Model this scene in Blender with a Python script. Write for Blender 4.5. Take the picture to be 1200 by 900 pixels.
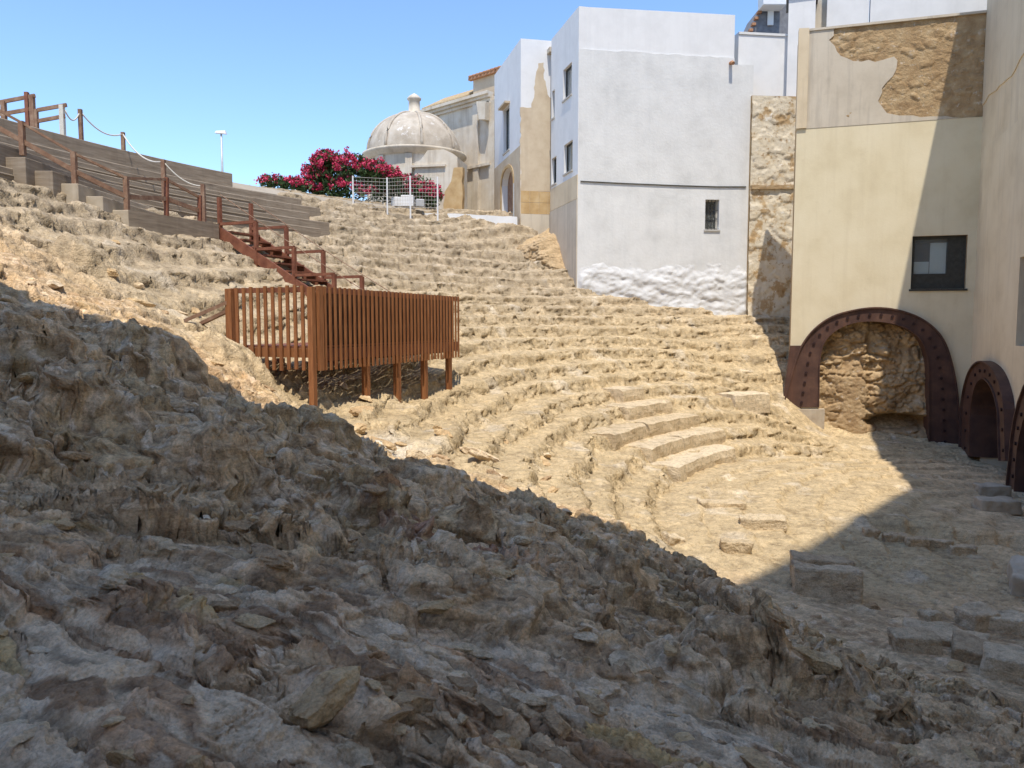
import bpy, bmesh, math, random
import numpy as np
from mathutils import Vector, Matrix, Quaternion
from mathutils.geometry import tessellate_polygon

# ------------------------------------------------------------------ camera, sky, sun, exposure
scene = bpy.context.scene
for o in list(bpy.data.objects):
    bpy.data.objects.remove(o)
FPX = 900.0
PITCH = math.atan(72 / 900)
cam_d = bpy.data.cameras.new('camera')
cam_d.sensor_width = 36
cam_d.lens = FPX / 1200 * 36
cam_d.clip_start = 0.05
cam_d.clip_end = 3000
cam = bpy.data.objects.new('camera', cam_d)
scene.collection.objects.link(cam)
cam.location = (0, 0, 0)
cam.rotation_euler = (math.pi / 2 - PITCH, 0, 0)
scene.camera = cam

SUN_E = math.radians(66)
SUN_A = math.radians(1.8)          # to the right of straight behind the camera
SUN = Vector((math.sin(SUN_A) * math.cos(SUN_E), -math.cos(SUN_A) * math.cos(SUN_E), math.sin(SUN_E)))
world = bpy.data.worlds.new('World')
scene.world = world
world.use_nodes = True
wn = world.node_tree.nodes
wl = world.node_tree.links
sky = wn.new('ShaderNodeTexSky')
sky.sky_type = 'NISHITA'
sky.sun_disc = False
sky.sun_elevation = SUN_E
sky.sun_rotation = math.pi - SUN_A
sky.air_density = 1.0
sky.dust_density = 0.2
sky.ozone_density = 6.0
wn['Background'].inputs['Strength'].default_value = 0.11
wl.new(sky.outputs[0], wn['Background'].inputs['Color'])
sun_d = bpy.data.lights.new('sun', 'SUN')
sun_d.energy = 2.0
sun_d.angle = math.radians(0.5)
sun_d.color = (1.0, 0.92, 0.80)
sun_o = bpy.data.objects.new('sun', sun_d)
scene.collection.objects.link(sun_o)
sun_o.rotation_euler = SUN.to_track_quat('Z', 'Y').to_euler()
scene.cycles.diffuse_bounces = 8
scene.view_settings.view_transform = 'Standard'
scene.view_settings.look = 'None'
scene.view_settings.exposure = 1.3
scene.view_settings.gamma = 1
scene.view_settings.use_curve_mapping = False

COL = scene.collection
rng = np.random.default_rng(7)
random.seed(7)


# ------------------------------------------------------------------ pixel -> direction
def ray(px, py):
    u = (px - 600) / FPX
    v = (450 - py) / FPX
    return Vector((u, math.cos(PITCH) + v * math.sin(PITCH), -math.sin(PITCH) + v * math.cos(PITCH)))


def at(px, py, d):
    r = ray(px, py)
    return r * (d / r.y)


# ------------------------------------------------------------------ numpy noise
def _h(ix, iy, seed):
    h = (ix.astype(np.int64) * 374761393 + iy.astype(np.int64) * 668265263 + seed * 2147483647 + 1013904223) & 0xFFFFFFFF
    h = ((h ^ (h >> 13)) * 1274126177) & 0xFFFFFFFF
    h = ((h ^ (h >> 15)) * 2246822519) & 0xFFFFFFFF
    return ((h ^ (h >> 16)) & 0xFFFFFF) / float(0xFFFFFF)


def gnoise(x, y, seed=0):
    x = np.asarray(x, float); y = np.asarray(y, float)
    ix = np.floor(x); iy = np.floor(y)
    fx = x - ix; fy = y - iy
    ix = ix.astype(np.int64); iy = iy.astype(np.int64)
    sx = fx * fx * fx * (fx * (fx * 6 - 15) + 10)
    sy = fy * fy * fy * (fy * (fy * 6 - 15) + 10)

    def g(i, j, dx, dy):
        a = _h(i, j, seed) * 2 * np.pi
        return np.cos(a) * dx + np.sin(a) * dy
    a = g(ix, iy, fx, fy); b = g(ix + 1, iy, fx - 1, fy)
    c = g(ix, iy + 1, fx, fy - 1); d = g(ix + 1, iy + 1, fx - 1, fy - 1)
    return ((a + (b - a) * sx) * (1 - sy) + (c + (d - c) * sx) * sy) * 1.5


def fbm(x, y, oct=4, seed=0, gain=0.5, ridged=False):
    s = 0; a = 1; t = 0
    for k in range(oct):
        n = gnoise(x, y, seed + k * 17)
        if ridged:
            n = 1 - 2 * np.abs(n)
        s = s + a * n; t += a; a *= gain
        x, y = (x * 1.62 + y * 1.18) + 11.3, (-x * 1.18 + y * 1.62) - 5.7
    return s / t


def worley(x, y, seed=0):
    x = np.asarray(x, float); y = np.asarray(y, float)
    ix = np.floor(x).astype(np.int64); iy = np.floor(y).astype(np.int64)
    f1 = np.full(x.shape, 9.0); f2 = np.full(x.shape, 9.0); cid = np.zeros(x.shape)
    tx = np.zeros(x.shape); ty = np.zeros(x.shape)
    for i in (-1, 0, 1):
        for j in (-1, 0, 1):
            cx = ix + i; cy = iy + j
            dx = cx + _h(cx, cy, seed) - x
            dy = cy + _h(cx, cy, seed + 5) - y
            d = np.sqrt(dx * dx + dy * dy)
            m = d < f1
            f2 = np.where(m, f1, np.minimum(f2, d))
            f1 = np.where(m, d, f1)
            cid = np.where(m, _h(cx, cy, seed + 9), cid)
            tx = np.where(m, dx, tx); ty = np.where(m, dy, ty)
    return f1, f2, cid, tx, ty


def ss(a, b, x):
    t = np.clip((x - a) / (b - a), 0, 1)
    return t * t * (3 - 2 * t)


# ------------------------------------------------------------------ materials
MATS = {}


def new_mat(name):
    m = bpy.data.materials.new(name)
    m.use_nodes = True
    MATS[name] = m
    nt = m.node_tree
    return m, nt, nt.nodes, nt.links, nt.nodes['Principled BSDF']


def ramp_node(N, stops):
    r = N.new('ShaderNodeValToRGB')
    e = r.color_ramp.elements
    while len(e) < len(stops):
        e.new(0.5)
    for el, (p, c) in zip(e, stops):
        el.position = p
        el.color = (*c, 1)
    return r


def mix_col(N, L, fac, a, b, mode='MIX'):
    m = N.new('ShaderNodeMix')
    m.data_type = 'RGBA'
    m.blend_type = mode
    if isinstance(fac, (int, float)):
        m.inputs[0].default_value = fac
    else:
        L.new(fac, m.inputs[0])
    for s, v in ((6, a), (7, b)):
        if isinstance(v, tuple):
            m.inputs[s].default_value = (*v, 1)
        else:
            L.new(v, m.inputs[s])
    return m.outputs[2]


def noise_node(N, L, vec, scale, detail=6, rough=0.6, stretch=None):
    if stretch:
        mp = N.new('ShaderNodeMapping')
        mp.inputs['Scale'].default_value = stretch
        L.new(vec, mp.inputs[0])
        vec = mp.outputs[0]
    n = N.new('ShaderNodeTexNoise')
    n.inputs['Scale'].default_value = scale
    n.inputs['Detail'].default_value = detail
    n.inputs['Roughness'].default_value = rough
    L.new(vec, n.inputs['Vector'])
    return n.outputs[0]


def world_vec(N):
    return N.new('ShaderNodeNewGeometry').outputs['Position']


def mat_noise(name, stops, scale=2.0, rough=0.85, bump=0.15, bscale=30, bdist=0.02, stretch=None, metallic=0.0, streak=None, spot=None):
    """colour ramp over noise; optional vertical streaks and spots of other colours; fine relief"""
    m, nt, N, L, P = new_mat(name)
    v = world_vec(N)
    n = noise_node(N, L, v, scale, 8, 0.62, stretch)
    c = ramp_node(N, stops)
    L.new(n, c.inputs[0])
    col = c.outputs[0]
    if streak:
        sc, amount = streak
        sn = noise_node(N, L, v, 1.0, 6, 0.65, (3.2, 3.2, 0.22))
        r = ramp_node(N, [(0.5, (0, 0, 0)), (0.72, (amount,) * 3)])
        L.new(sn, r.inputs[0])
        col = mix_col(N, L, r.outputs[0], col, sc)
    if spot:
        for (pc, psc, lo, hi, amt) in spot:
            pn = noise_node(N, L, v, psc, 9, 0.68)
            r = ramp_node(N, [(lo, (0, 0, 0)), (hi, (amt,) * 3)])
            L.new(pn, r.inputs[0])
            col = mix_col(N, L, r.outputs[0], col, pc)
    L.new(col, P.inputs['Base Color'])
    P.inputs['Roughness'].default_value = rough
    P.inputs['Metallic'].default_value = metallic
    P.inputs['Specular IOR Level'].default_value = 0.25
    if bump:
        b = N.new('ShaderNodeBump')
        b.inputs['Strength'].default_value = bump
        b.inputs['Distance'].default_value = bdist
        bn = noise_node(N, L, v, bscale, 8, 0.65, stretch)
        L.new(bn, b.inputs['Height'])
        L.new(b.outputs[0], P.inputs['Normal'])
    return m


def rock_mat(name, use_attr=True, stops=None):
    m, nt, N, L, P = new_mat(name)
    v = world_vec(N)
    if use_attr:
        a = N.new('ShaderNodeVertexColor')
        a.layer_name = 'albedo'
        base = a.outputs['Color']
    else:
        c = ramp_node(N, stops)
        oi = N.new('ShaderNodeObjectInfo')
        n0 = noise_node(N, L, v, 3.0, 5, 0.6)
        ad = N.new('ShaderNodeMath'); ad.operation = 'MULTIPLY_ADD'
        L.new(oi.outputs['Random'], ad.inputs[0])
        ad.inputs[1].default_value = 0.5
        mu = N.new('ShaderNodeMath'); mu.operation = 'MULTIPLY'
        L.new(n0, mu.inputs[0]); mu.inputs[1].default_value = 0.6
        L.new(mu.outputs[0], ad.inputs[2])
        L.new(ad.outputs[0], c.inputs[0])
        base = c.outputs[0]
    n1 = noise_node(N, L, v, 9, 10, 0.7)
    r1 = ramp_node(N, [(0.26, (0.55, 0.52, 0.49)), (0.48, (1.1, 1.09, 1.08)), (0.75, (1.4, 1.39, 1.36))])
    L.new(n1, r1.inputs[0])
    col = mix_col(N, L, 1.0, base, r1.outputs[0], 'MULTIPLY')
    n2 = noise_node(N, L, v, 60, 6, 0.7)
    r2 = ramp_node(N, [(0.3, (0.62, 0.6, 0.58)), (0.52, (1, 1, 1)), (0.72, (1.3, 1.3, 1.28))])
    L.new(n2, r2.inputs[0])
    col = mix_col(N, L, 0.8, col, r2.outputs[0], 'MULTIPLY')
    # lichen / soot grey patches
    n3 = noise_node(N, L, v, 2.3, 9, 0.72)
    r3 = ramp_node(N, [(0.58, (0, 0, 0)), (0.7, (0.35,) * 3)])
    L.new(n3, r3.inputs[0])
    col = mix_col(N, L, r3.outputs[0], col, (0.21, 0.18, 0.15))
    # bedding: thin level bands
    n5 = noise_node(N, L, v, 2.2, 8, 0.7, (0.8, 0.8, 7))
    r5 = ramp_node(N, [(0.3, (0.5, 0.46, 0.42)), (0.47, (1, 1, 1)), (0.7, (1.15, 1.15, 1.14))])
    L.new(n5, r5.inputs[0])
    col = mix_col(N, L, 0.75, col, r5.outputs[0], 'MULTIPLY')
    L.new(col, P.inputs['Base Color'])
    P.inputs['Roughness'].default_value = 0.95
    P.inputs['Specular IOR Level'].default_value = 0.15
    vo = N.new('ShaderNodeTexVoronoi')
    vo.inputs['Scale'].default_value = 28
    wv = N.new('ShaderNodeVectorMath'); wv.operation = 'ADD'
    nz = N.new('ShaderNodeTexNoise'); nz.inputs['Scale'].default_value = 7; nz.inputs['Detail'].default_value = 4
    L.new(v, nz.inputs['Vector'])
    sc = N.new('ShaderNodeVectorMath'); sc.operation = 'SCALE'; sc.inputs['Scale'].default_value = 0.12
    L.new(nz.outputs['Color'], sc.inputs[0])
    L.new(v, wv.inputs[0]); L.new(sc.outputs[0], wv.inputs[1])
    L.new(wv.outputs[0], vo.inputs['Vector'])
    b0 = N.new('ShaderNodeBump'); b0.inputs['Strength'].default_value = 0.55; b0.inputs['Distance'].default_value = 0.03
    b0.invert = True
    L.new(vo.outputs['Distance'], b0.inputs['Height'])
    b1 = N.new('ShaderNodeBump'); b1.inputs['Strength'].default_value = 0.9; b1.inputs['Distance'].default_value = 0.035
    n4 = noise_node(N, L, v, 16, 12, 0.72)
    L.new(n4, b1.inputs['Height'])
    L.new(b0.outputs[0], b1.inputs['Normal'])
    L.new(b1.outputs[0], P.inputs['Normal'])
    return m


M_ROCK = rock_mat('rock')
M_STONE = rock_mat('loose_stone', False, [(0.1, (0.31, 0.2, 0.115)), (0.4, (0.46, 0.315, 0.18)), (0.62, (0.58, 0.42, 0.23)), (0.9, (0.72, 0.6, 0.44))])
M_BANK = rock_mat('bank_rock', False, [(0.2, (0.33, 0.235, 0.14)), (0.8, (0.46, 0.345, 0.21))])
M_ASHLAR = rock_mat('ashlar', False, [(0.2, (0.42, 0.325, 0.2)), (0.45, (0.52, 0.415, 0.27)), (0.8, (0.6, 0.5, 0.35))])
M_BLOCK = rock_mat('weathered_block', False, [(0.2, (0.4, 0.3, 0.19)), (0.45, (0.5, 0.385, 0.25)), (0.8, (0.6, 0.49, 0.34))])
M_CONC = mat_noise('board_marked_concrete', [(0.3, (0.21, 0.165, 0.12)), (0.5, (0.29, 0.235, 0.175)), (0.7, (0.37, 0.31, 0.24))], 3.0, 0.92, 0.3, 18, 0.02, stretch=(0.5, 0.5, 6), streak=((0.14, 0.11, 0.08), 0.35))
M_CONC2 = mat_noise('pale_cast_concrete', [(0.3, (0.36, 0.29, 0.21)), (0.55, (0.47, 0.4, 0.3)), (0.75, (0.55, 0.48, 0.38))], 2.5, 0.92, 0.3, 20, 0.02, streak=((0.26, 0.21, 0.16), 0.35))
M_WOOD = mat_noise('orange_timber', [(0.25, (0.17, 0.065, 0.026)), (0.5, (0.28, 0.115, 0.045)), (0.75, (0.38, 0.175, 0.075))], 6, 0.6, 0.25, 40, 0.006, stretch=(4, 4, 0.4))
M_WOODR = mat_noise('red_brown_timber', [(0.25, (0.13, 0.045, 0.028)), (0.5, (0.215, 0.085, 0.05)), (0.75, (0.3, 0.13, 0.075))], 5, 0.6, 0.25, 40, 0.006)
M_WOODG = mat_noise('weathered_timber', [(0.25, (0.16, 0.085, 0.055)), (0.5, (0.26, 0.155, 0.1)), (0.75, (0.38, 0.27, 0.19))], 6, 0.75, 0.3, 40, 0.006)
M_GAPSHADE = mat_noise('slat_gap_shade', [(0.3, (0.05, 0.022, 0.012)), (0.7, (0.09, 0.04, 0.022))], 5, 0.7, 0.1, 40, 0.006)
M_ROPE = mat_noise('pale_rope', [(0.3, (0.5, 0.47, 0.4)), (0.7, (0.7, 0.67, 0.6))], 30, 0.9, 0.2, 90, 0.004)
M_WHITE = mat_noise('old_whitewash', [(0.25, (0.58, 0.58, 0.56)), (0.5, (0.68, 0.68, 0.66)), (0.72, (0.74, 0.74, 0.72))], 1.1, 0.9, 0.35, 9, 0.03, streak=((0.53, 0.54, 0.535), 0.3), spot=[((0.72, 0.72, 0.71), 1.2, 0.55, 0.7, 0.5), ((0.55, 0.52, 0.48), 2.2, 0.6, 0.8, 0.35)])
M_WHITE2 = mat_noise('clean_whitewash', [(0.25, (0.68, 0.68, 0.67)), (0.6, (0.76, 0.76, 0.75))], 1.3, 0.88, 0.15, 12, 0.02, streak=((0.62, 0.62, 0.61), 0.3))
M_WHITE3 = mat_noise('lumpy_whitewash', [(0.25, (0.58, 0.58, 0.57)), (0.6, (0.68, 0.68, 0.67))], 2.5, 0.9, 0.5, 14, 0.04, spot=[((0.45, 0.42, 0.4), 6, 0.64, 0.76, 0.5)])
M_GREYR = mat_noise('grey_beige_render', [(0.25, (0.48, 0.42, 0.33)), (0.5, (0.57, 0.505, 0.405)), (0.75, (0.62, 0.56, 0.46))], 0.9, 0.92, 0.25, 14, 0.02, streak=((0.3, 0.265, 0.225), 0.55), spot=[((0.34, 0.29, 0.23), 1.6, 0.58, 0.78, 0.4)])
M_YELL = mat_noise('pale_yellow_render', [(0.25, (0.62, 0.53, 0.35)), (0.5, (0.70, 0.615, 0.43)), (0.75, (0.74, 0.66, 0.48))], 0.8, 0.92, 0.25, 14, 0.02, streak=((0.57, 0.48, 0.32), 0.35), spot=[((0.5, 0.41, 0.26), 2.5, 0.6, 0.8, 0.4), ((0.3, 0.25, 0.19), 5, 0.72, 0.78, 0.7)])
M_BEIGE = mat_noise('beige_render', [(0.25, (0.55, 0.445, 0.30)), (0.5, (0.66, 0.55, 0.385)), (0.75, (0.71, 0.61, 0.45))], 0.8, 0.92, 0.25, 14, 0.02, streak=((0.46, 0.38, 0.28), 0.6))
M_TAUPE = mat_noise('taupe_render', [(0.25, (0.55, 0.45, 0.31)), (0.5, (0.65, 0.545, 0.385)), (0.75, (0.70, 0.60, 0.44))], 0.8, 0.92, 0.25, 14, 0.02, streak=((0.47, 0.39, 0.28), 0.5))
M_BUFF = mat_noise('buff_render', [(0.25, (0.46, 0.36, 0.25)), (0.5, (0.56, 0.46, 0.33)), (0.75, (0.64, 0.55, 0.41))], 1.2, 0.92, 0.2, 16, 0.02, streak=((0.42, 0.33, 0.24), 0.4))
M_OCHRE = mat_noise('ochre_stone', [(0.25, (0.4, 0.26, 0.12)), (0.5, (0.52, 0.36, 0.18)), (0.75, (0.6, 0.46, 0.27))], 2.5, 0.92, 0.3, 20, 0.02)
M_MASON = mat_noise('bare_masonry', [(0.2, (0.24, 0.155, 0.08)), (0.45, (0.38, 0.26, 0.14)), (0.62, (0.48, 0.35, 0.2)), (0.8, (0.62, 0.55, 0.45))], 2.4, 0.95, 0.8, 11, 0.06, spot=[((0.6, 0.55, 0.47), 5, 0.6, 0.68, 0.75), ((0.2, 0.15, 0.1), 8, 0.62, 0.74, 0.6)])
M_PATCH = mat_noise('flaking_patched_render', [(0.28, (0.36, 0.235, 0.115)), (0.41, (0.46, 0.32, 0.17)), (0.47, (0.64, 0.55, 0.4)), (0.7, (0.70, 0.63, 0.5))], 1.5, 0.95, 0.7, 9, 0.05, spot=[((0.33, 0.2, 0.09), 4.5, 0.58, 0.64, 0.8), ((0.33, 0.3, 0.27), 3.2, 0.63, 0.68, 0.6), ((0.78, 0.75, 0.68), 3.7, 0.62, 0.66, 0.7)])
M_CHURCH = mat_noise('weathered_church_render', [(0.25, (0.5, 0.43, 0.33)), (0.5, (0.63, 0.56, 0.45)), (0.75, (0.72, 0.68, 0.6))], 1.1, 0.92, 0.3, 9, 0.03, streak=((0.36, 0.3, 0.23), 0.65), spot=[((0.5, 0.36, 0.2), 1.5, 0.62, 0.72, 0.45)])
M_DOME = mat_noise('lichen_dome', [(0.25, (0.34, 0.29, 0.23)), (0.5, (0.46, 0.4, 0.32)), (0.75, (0.58, 0.53, 0.45))], 1.6, 0.92, 0.4, 9, 0.03, streak=((0.28, 0.24, 0.19), 0.5), spot=[((0.74, 0.72, 0.68), 1.9, 0.6, 0.66, 0.8)])
M_TILE = mat_noise('clay_tile', [(0.25, (0.3, 0.14, 0.07)), (0.5, (0.42, 0.22, 0.12)), (0.75, (0.5, 0.33, 0.2))], 6, 0.9, 0.3, 30, 0.02)
M_TILEO = mat_noise('old_ochre_tile', [(0.25, (0.34, 0.24, 0.13)), (0.5, (0.46, 0.35, 0.21)), (0.75, (0.55, 0.45, 0.3))], 4, 0.9, 0.3, 30, 0.02)
M_SLATE = mat_noise('grey_slate', [(0.3, (0.14, 0.14, 0.15)), (0.7, (0.24, 0.24, 0.25))], 4, 0.8, 0.3, 30, 0.02)
M_STEEL = mat_noise('maroon_rusted_steel', [(0.25, (0.052, 0.028, 0.022)), (0.5, (0.085, 0.046, 0.035)), (0.75, (0.13, 0.072, 0.05))], 2.0, 0.55, 0.12, 40, 0.006, streak=((0.17, 0.08, 0.05), 0.4), spot=[((0.19, 0.075, 0.035), 4, 0.6, 0.72, 0.4)])
M_BOLT = mat_noise('dark_bolt_steel', [(0.3, (0.02, 0.01, 0.01)), (0.7, (0.045, 0.022, 0.02))], 8, 0.5, 0, 40)
M_FRAME = mat_noise('dark_window_frame', [(0.3, (0.035, 0.035, 0.03)), (0.7, (0.06, 0.06, 0.052))], 8, 0.5, 0, 40)
M_FRAMEW = mat_noise('pale_window_frame', [(0.3, (0.4, 0.38, 0.34)), (0.7, (0.52, 0.5, 0.46))], 8, 0.6, 0, 40)
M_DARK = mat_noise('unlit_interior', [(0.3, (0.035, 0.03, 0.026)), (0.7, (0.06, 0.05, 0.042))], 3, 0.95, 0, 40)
M_GREYM = mat_noise('grey_metal', [(0.3, (0.42, 0.43, 0.43)), (0.7, (0.55, 0.56, 0.56))], 8, 0.45, 0, 40, metallic=0.3)
M_LEAF = mat_noise('oleander_leaf', [(0.25, (0.025, 0.05, 0.018)), (0.5, (0.05, 0.095, 0.03)), (0.75, (0.09, 0.13, 0.045))], 9, 0.6, 0, 40)
M_BLOOM = mat_noise('oleander_bloom', [(0.25, (0.36, 0.015, 0.05)), (0.5, (0.55, 0.045, 0.11)), (0.75, (0.68, 0.16, 0.24))], 11, 0.7, 0, 40)
M_STEM = mat_noise('brown_stem', [(0.3, (0.09, 0.06, 0.04)), (0.7, (0.16, 0.12, 0.08))], 9, 0.9, 0.2, 40)
M_PAVE = mat_noise('pale_dusty_paving', [(0.3, (0.3, 0.26, 0.2)), (0.7, (0.42, 0.37, 0.3))], 0.8, 0.95, 0.3, 14, 0.02)
M_BLIND = mat_noise('pale_grey_panel', [(0.3, (0.72, 0.76, 0.75)), (0.7, (0.8, 0.83, 0.82))], 3, 0.7, 0, 40)


def glass_mat():
    m, nt, N, L, P = new_mat('window_glass')
    P.inputs['Base Color'].default_value = (0.75, 0.8, 0.8, 1)
    P.inputs['Roughness'].default_value = 0.03
    P.inputs['Transmission Weight'].default_value = 0.9
    P.inputs['IOR'].default_value = 1.25
    return m


M_GLASS = glass_mat()


# ------------------------------------------------------------------ object helpers
WORLD = {}


def reg(o, w):
    WORLD[o.name] = Vector(w)
    return o


def tag(o, label=None, cat=None, group=None, kind=None):
    if label: o['label'] = label
    if cat: o['category'] = cat
    if group: o['group'] = group
    if kind: o['kind'] = kind
    return o


def thing(name, loc, label, cat, group=None):
    o = bpy.data.objects.new(name, None)
    o.empty_display_size = 0.2
    COL.objects.link(o)
    o.location = loc
    reg(o, loc)
    return tag(o, label, cat, group)


def link_mesh(name, me, mat, parent=None, origin=None):
    o = bpy.data.objects.new(name, me)
    COL.objects.link(o)
    if mat is not None and not me.materials:
        me.materials.append(mat)
    w = Vector(origin) if origin is not None else Vector((0, 0, 0))
    if parent is not None:
        o.parent = parent
        o.location = w - WORLD[parent.name]
    else:
        o.location = w
    return reg(o, w)


class MB:
    def __init__(s):
        s.v = []; s.f = []

    def add(s, vs, fs):
        n = len(s.v)
        s.v += [tuple(v) for v in vs]
        s.f += [tuple(i + n for i in f) for f in fs]
        return s

    def box(s, c, size, rz=0.0, q=None):
        c = Vector(c); hx, hy, hz = (k / 2 for k in size)
        m = q.to_matrix() if q is not None else Matrix.Rotation(rz, 3, 'Z')
        vs = [c + m @ Vector((x * hx, y * hy, z * hz)) for x in (-1, 1) for y in (-1, 1) for z in (-1, 1)]
        return s.add(vs, [(0, 1, 3, 2), (4, 6, 7, 5), (0, 4, 5, 1), (2, 3, 7, 6), (0, 2, 6, 4), (1, 5, 7, 3)])

    def bar(s, p, q, w, h):
        """a straight square bar between two points: w across, h deep"""
        p = Vector(p); q = Vector(q); d = (q - p)
        z = d.normalized()
        up = Vector((0, 0, 1)) if abs(z.z) < 0.95 else Vector((0, 1, 0))
        x = z.cross(up).normalized(); y = x.cross(z)
        vs = []
        for b in (p, q):
            for i, j in ((-1, -1), (1, -1), (1, 1), (-1, 1)):
                vs.append(b + x * (i * w / 2) + y * (j * h / 2))
        return s.add(vs, [(3, 2, 1, 0), (4, 5, 6, 7), (0, 1, 5, 4), (1, 2, 6, 5), (2, 3, 7, 6), (3, 0, 4, 7)])

    def tube(s, pts, r, n=6):
        pts = [Vector(p) for p in pts]
        rs = r if isinstance(r, (list, tuple)) else [r] * len(pts)
        vs = []; fs = []
        for i, p in enumerate(pts):
            d = (pts[min(i + 1, len(pts) - 1)] - pts[max(i - 1, 0)]).normalized()
            up = Vector((0, 0, 1)) if abs(d.z) < 0.9 else Vector((0, 1, 0))
            x = d.cross(up).normalized(); y = x.cross(d)
            for k in range(n):
                a = 2 * math.pi * k / n
                vs.append(p + (x * math.cos(a) + y * math.sin(a)) * rs[i])
        for i in range(len(pts) - 1):
            for k in range(n):
                fs.append((i * n + k, i * n + (k + 1) % n, (i + 1) * n + (k + 1) % n, (i + 1) * n + k))
        fs.append(tuple(range(n))[::-1])
        fs.append(tuple(range((len(pts) - 1) * n, len(pts) * n)))
        return s.add(vs, fs)

    def lathe(s, c, prof, n=40, a0=0.0, a1=2 * math.pi):
        c = Vector(c); full = abs(a1 - a0 - 2 * math.pi) < 1e-6
        m = n if full else n + 1
        vs = []; fs = []
        for (r, z) in prof:
            for k in range(m):
                a = a0 + (a1 - a0) * k / n
                vs.append(c + Vector((r * math.cos(a), r * math.sin(a), z)))
        for i in range(len(prof) - 1):
            for k in range(n):
                k2 = (k + 1) % m
                fs.append((i * m + k, i * m + k2, (i + 1) * m + k2, (i + 1) * m + k))
        return s.add(vs, fs)

    def build(s, name, mat, parent=None, smooth=False, bevel=0.0):
        vs = np.array(s.v, float)
        o = (vs.min(0) + vs.max(0)) / 2
        me = bpy.data.meshes.new(name)
        me.from_pydata((vs - o).tolist(), [], s.f)
        if bevel:
            bm = bmesh.new(); bm.from_mesh(me)
            bmesh.ops.bevel(bm, geom=list(bm.edges), offset=bevel, segments=2, affect='EDGES', profile=0.5)
            bm.to_mesh(me); bm.free()
        me.update()
        if smooth:
            me.polygons.foreach_set('use_smooth', [True] * len(me.polygons))
        return link_mesh(name, me, mat, parent, o)


class Fr:
    """a vertical wall plane: u metres along from p0, z height, out towards the open side"""
    def __init__(s, p0, p1):
        s.o = Vector((p0[0], p0[1], 0)); d = Vector((p1[0] - p0[0], p1[1] - p0[1], 0))
        s.len = d.length
        s.t = d.normalized()
        n = Vector((s.t.y, -s.t.x, 0))
        if n.dot(-s.o) < 0: n = -n
        s.n = n

    def pt(s, u, z, out=0.0):
        p = s.o + s.t * u + s.n * out
        return Vector((p.x, p.y, z))

    def uz(s, px, py, out=0.0):
        r = ray(px, py)
        k = (s.o + s.n * out).dot(s.n) / r.dot(s.n)
        p = r * k
        return ((p - s.o).dot(s.t), p.z)

    def uzs(s, pts, out=0.0):
        return [s.uz(a, b, out) for a, b in pts]


def slab(mb, fr, outer, holes, o0, o1):
    """an upright sheet with openings, from out=o0 (back) to out=o1 (front)"""
    loops = [outer] + list(holes)
    tri = tessellate_polygon([[Vector((u, z, 0)) for u, z in lp] for lp in loops])
    flat = [p for lp in loops for p in lp]
    n = len(flat)
    vs = [fr.pt(u, z, o1) for u, z in flat] + [fr.pt(u, z, o0) for u, z in flat]
    fs = [tuple(t) for t in tri] + [tuple(i + n for i in reversed(t)) for t in tri]
    k = 0
    for lp in loops:
        m = len(lp)
        for i in range(m):
            a, b = k + i, k + (i + 1) % m
            fs.append((a, b, b + n, a + n))
        k += m
    mb.add(vs, fs)
    return mb


def fix_normals(o):
    bm = bmesh.new(); bm.from_mesh(o.data)
    bmesh.ops.recalc_face_normals(bm, faces=bm.faces)
    bm.to_mesh(o.data); bm.free()
    return o


def slab_obj(name, mat, parent, fr, outer, holes=(), o0=-0.3, o1=0.0):
    return fix_normals(slab(MB(), fr, outer, holes, o0, o1).build(name, mat, parent))


def rect(u0, z0, u1, z1):
    return [(u0, z0), (u1, z0), (u1, z1), (u0, z1)]


def jag(pts, amp, step, seed, closed=False):
    """break a polyline into short uneven pieces"""
    r = random.Random(seed)
    out = []
    m = len(pts) if closed else len(pts) - 1
    for i in range(m):
        a = pts[i]; b = pts[(i + 1) % len(pts)]
        d = math.hypot(b[0] - a[0], b[1] - a[1])
        k = max(1, int(d / step))
        for j in range(k):
            t = j / k
            jx = r.uniform(-amp, amp) if (j or i) else 0
            jy = r.uniform(-amp, amp) if (j or i) else 0
            out.append((a[0] + (b[0] - a[0]) * t + jx, a[1] + (b[1] - a[1]) * t + jy))
    if not closed: out.append(pts[-1])
    return out


def rough_sheet(name, mat, parent, fr, u0, u1, z0, z1, res, disp, smooth=True):
    """a dense upright sheet whose surface follows disp(u, z) metres out of the wall plane"""
    nu = max(2, int((u1 - u0) / res)); nz = max(2, int((z1 - z0) / res))
    U, Z = np.meshgrid(np.linspace(u0, u1, nu), np.linspace(z0, z1, nz))
    D = disp(U, Z)
    ox, oy = fr.o.x, fr.o.y
    X = ox + fr.t.x * U + fr.n.x * D
    Y = oy + fr.t.y * U + fr.n.y * D
    vs = np.stack([X, Y, Z], -1).reshape(-1, 3)
    idx = np.arange(nu * nz).reshape(nz, nu)
    fs = np.stack([idx[:-1, :-1], idx[:-1, 1:], idx[1:, 1:], idx[1:, :-1]], -1).reshape(-1, 4)
    c = vs.mean(0)
    me = grid_mesh(name, vs - c, fs, smooth)
    return link_mesh(name, me, mat, parent, c)


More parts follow.
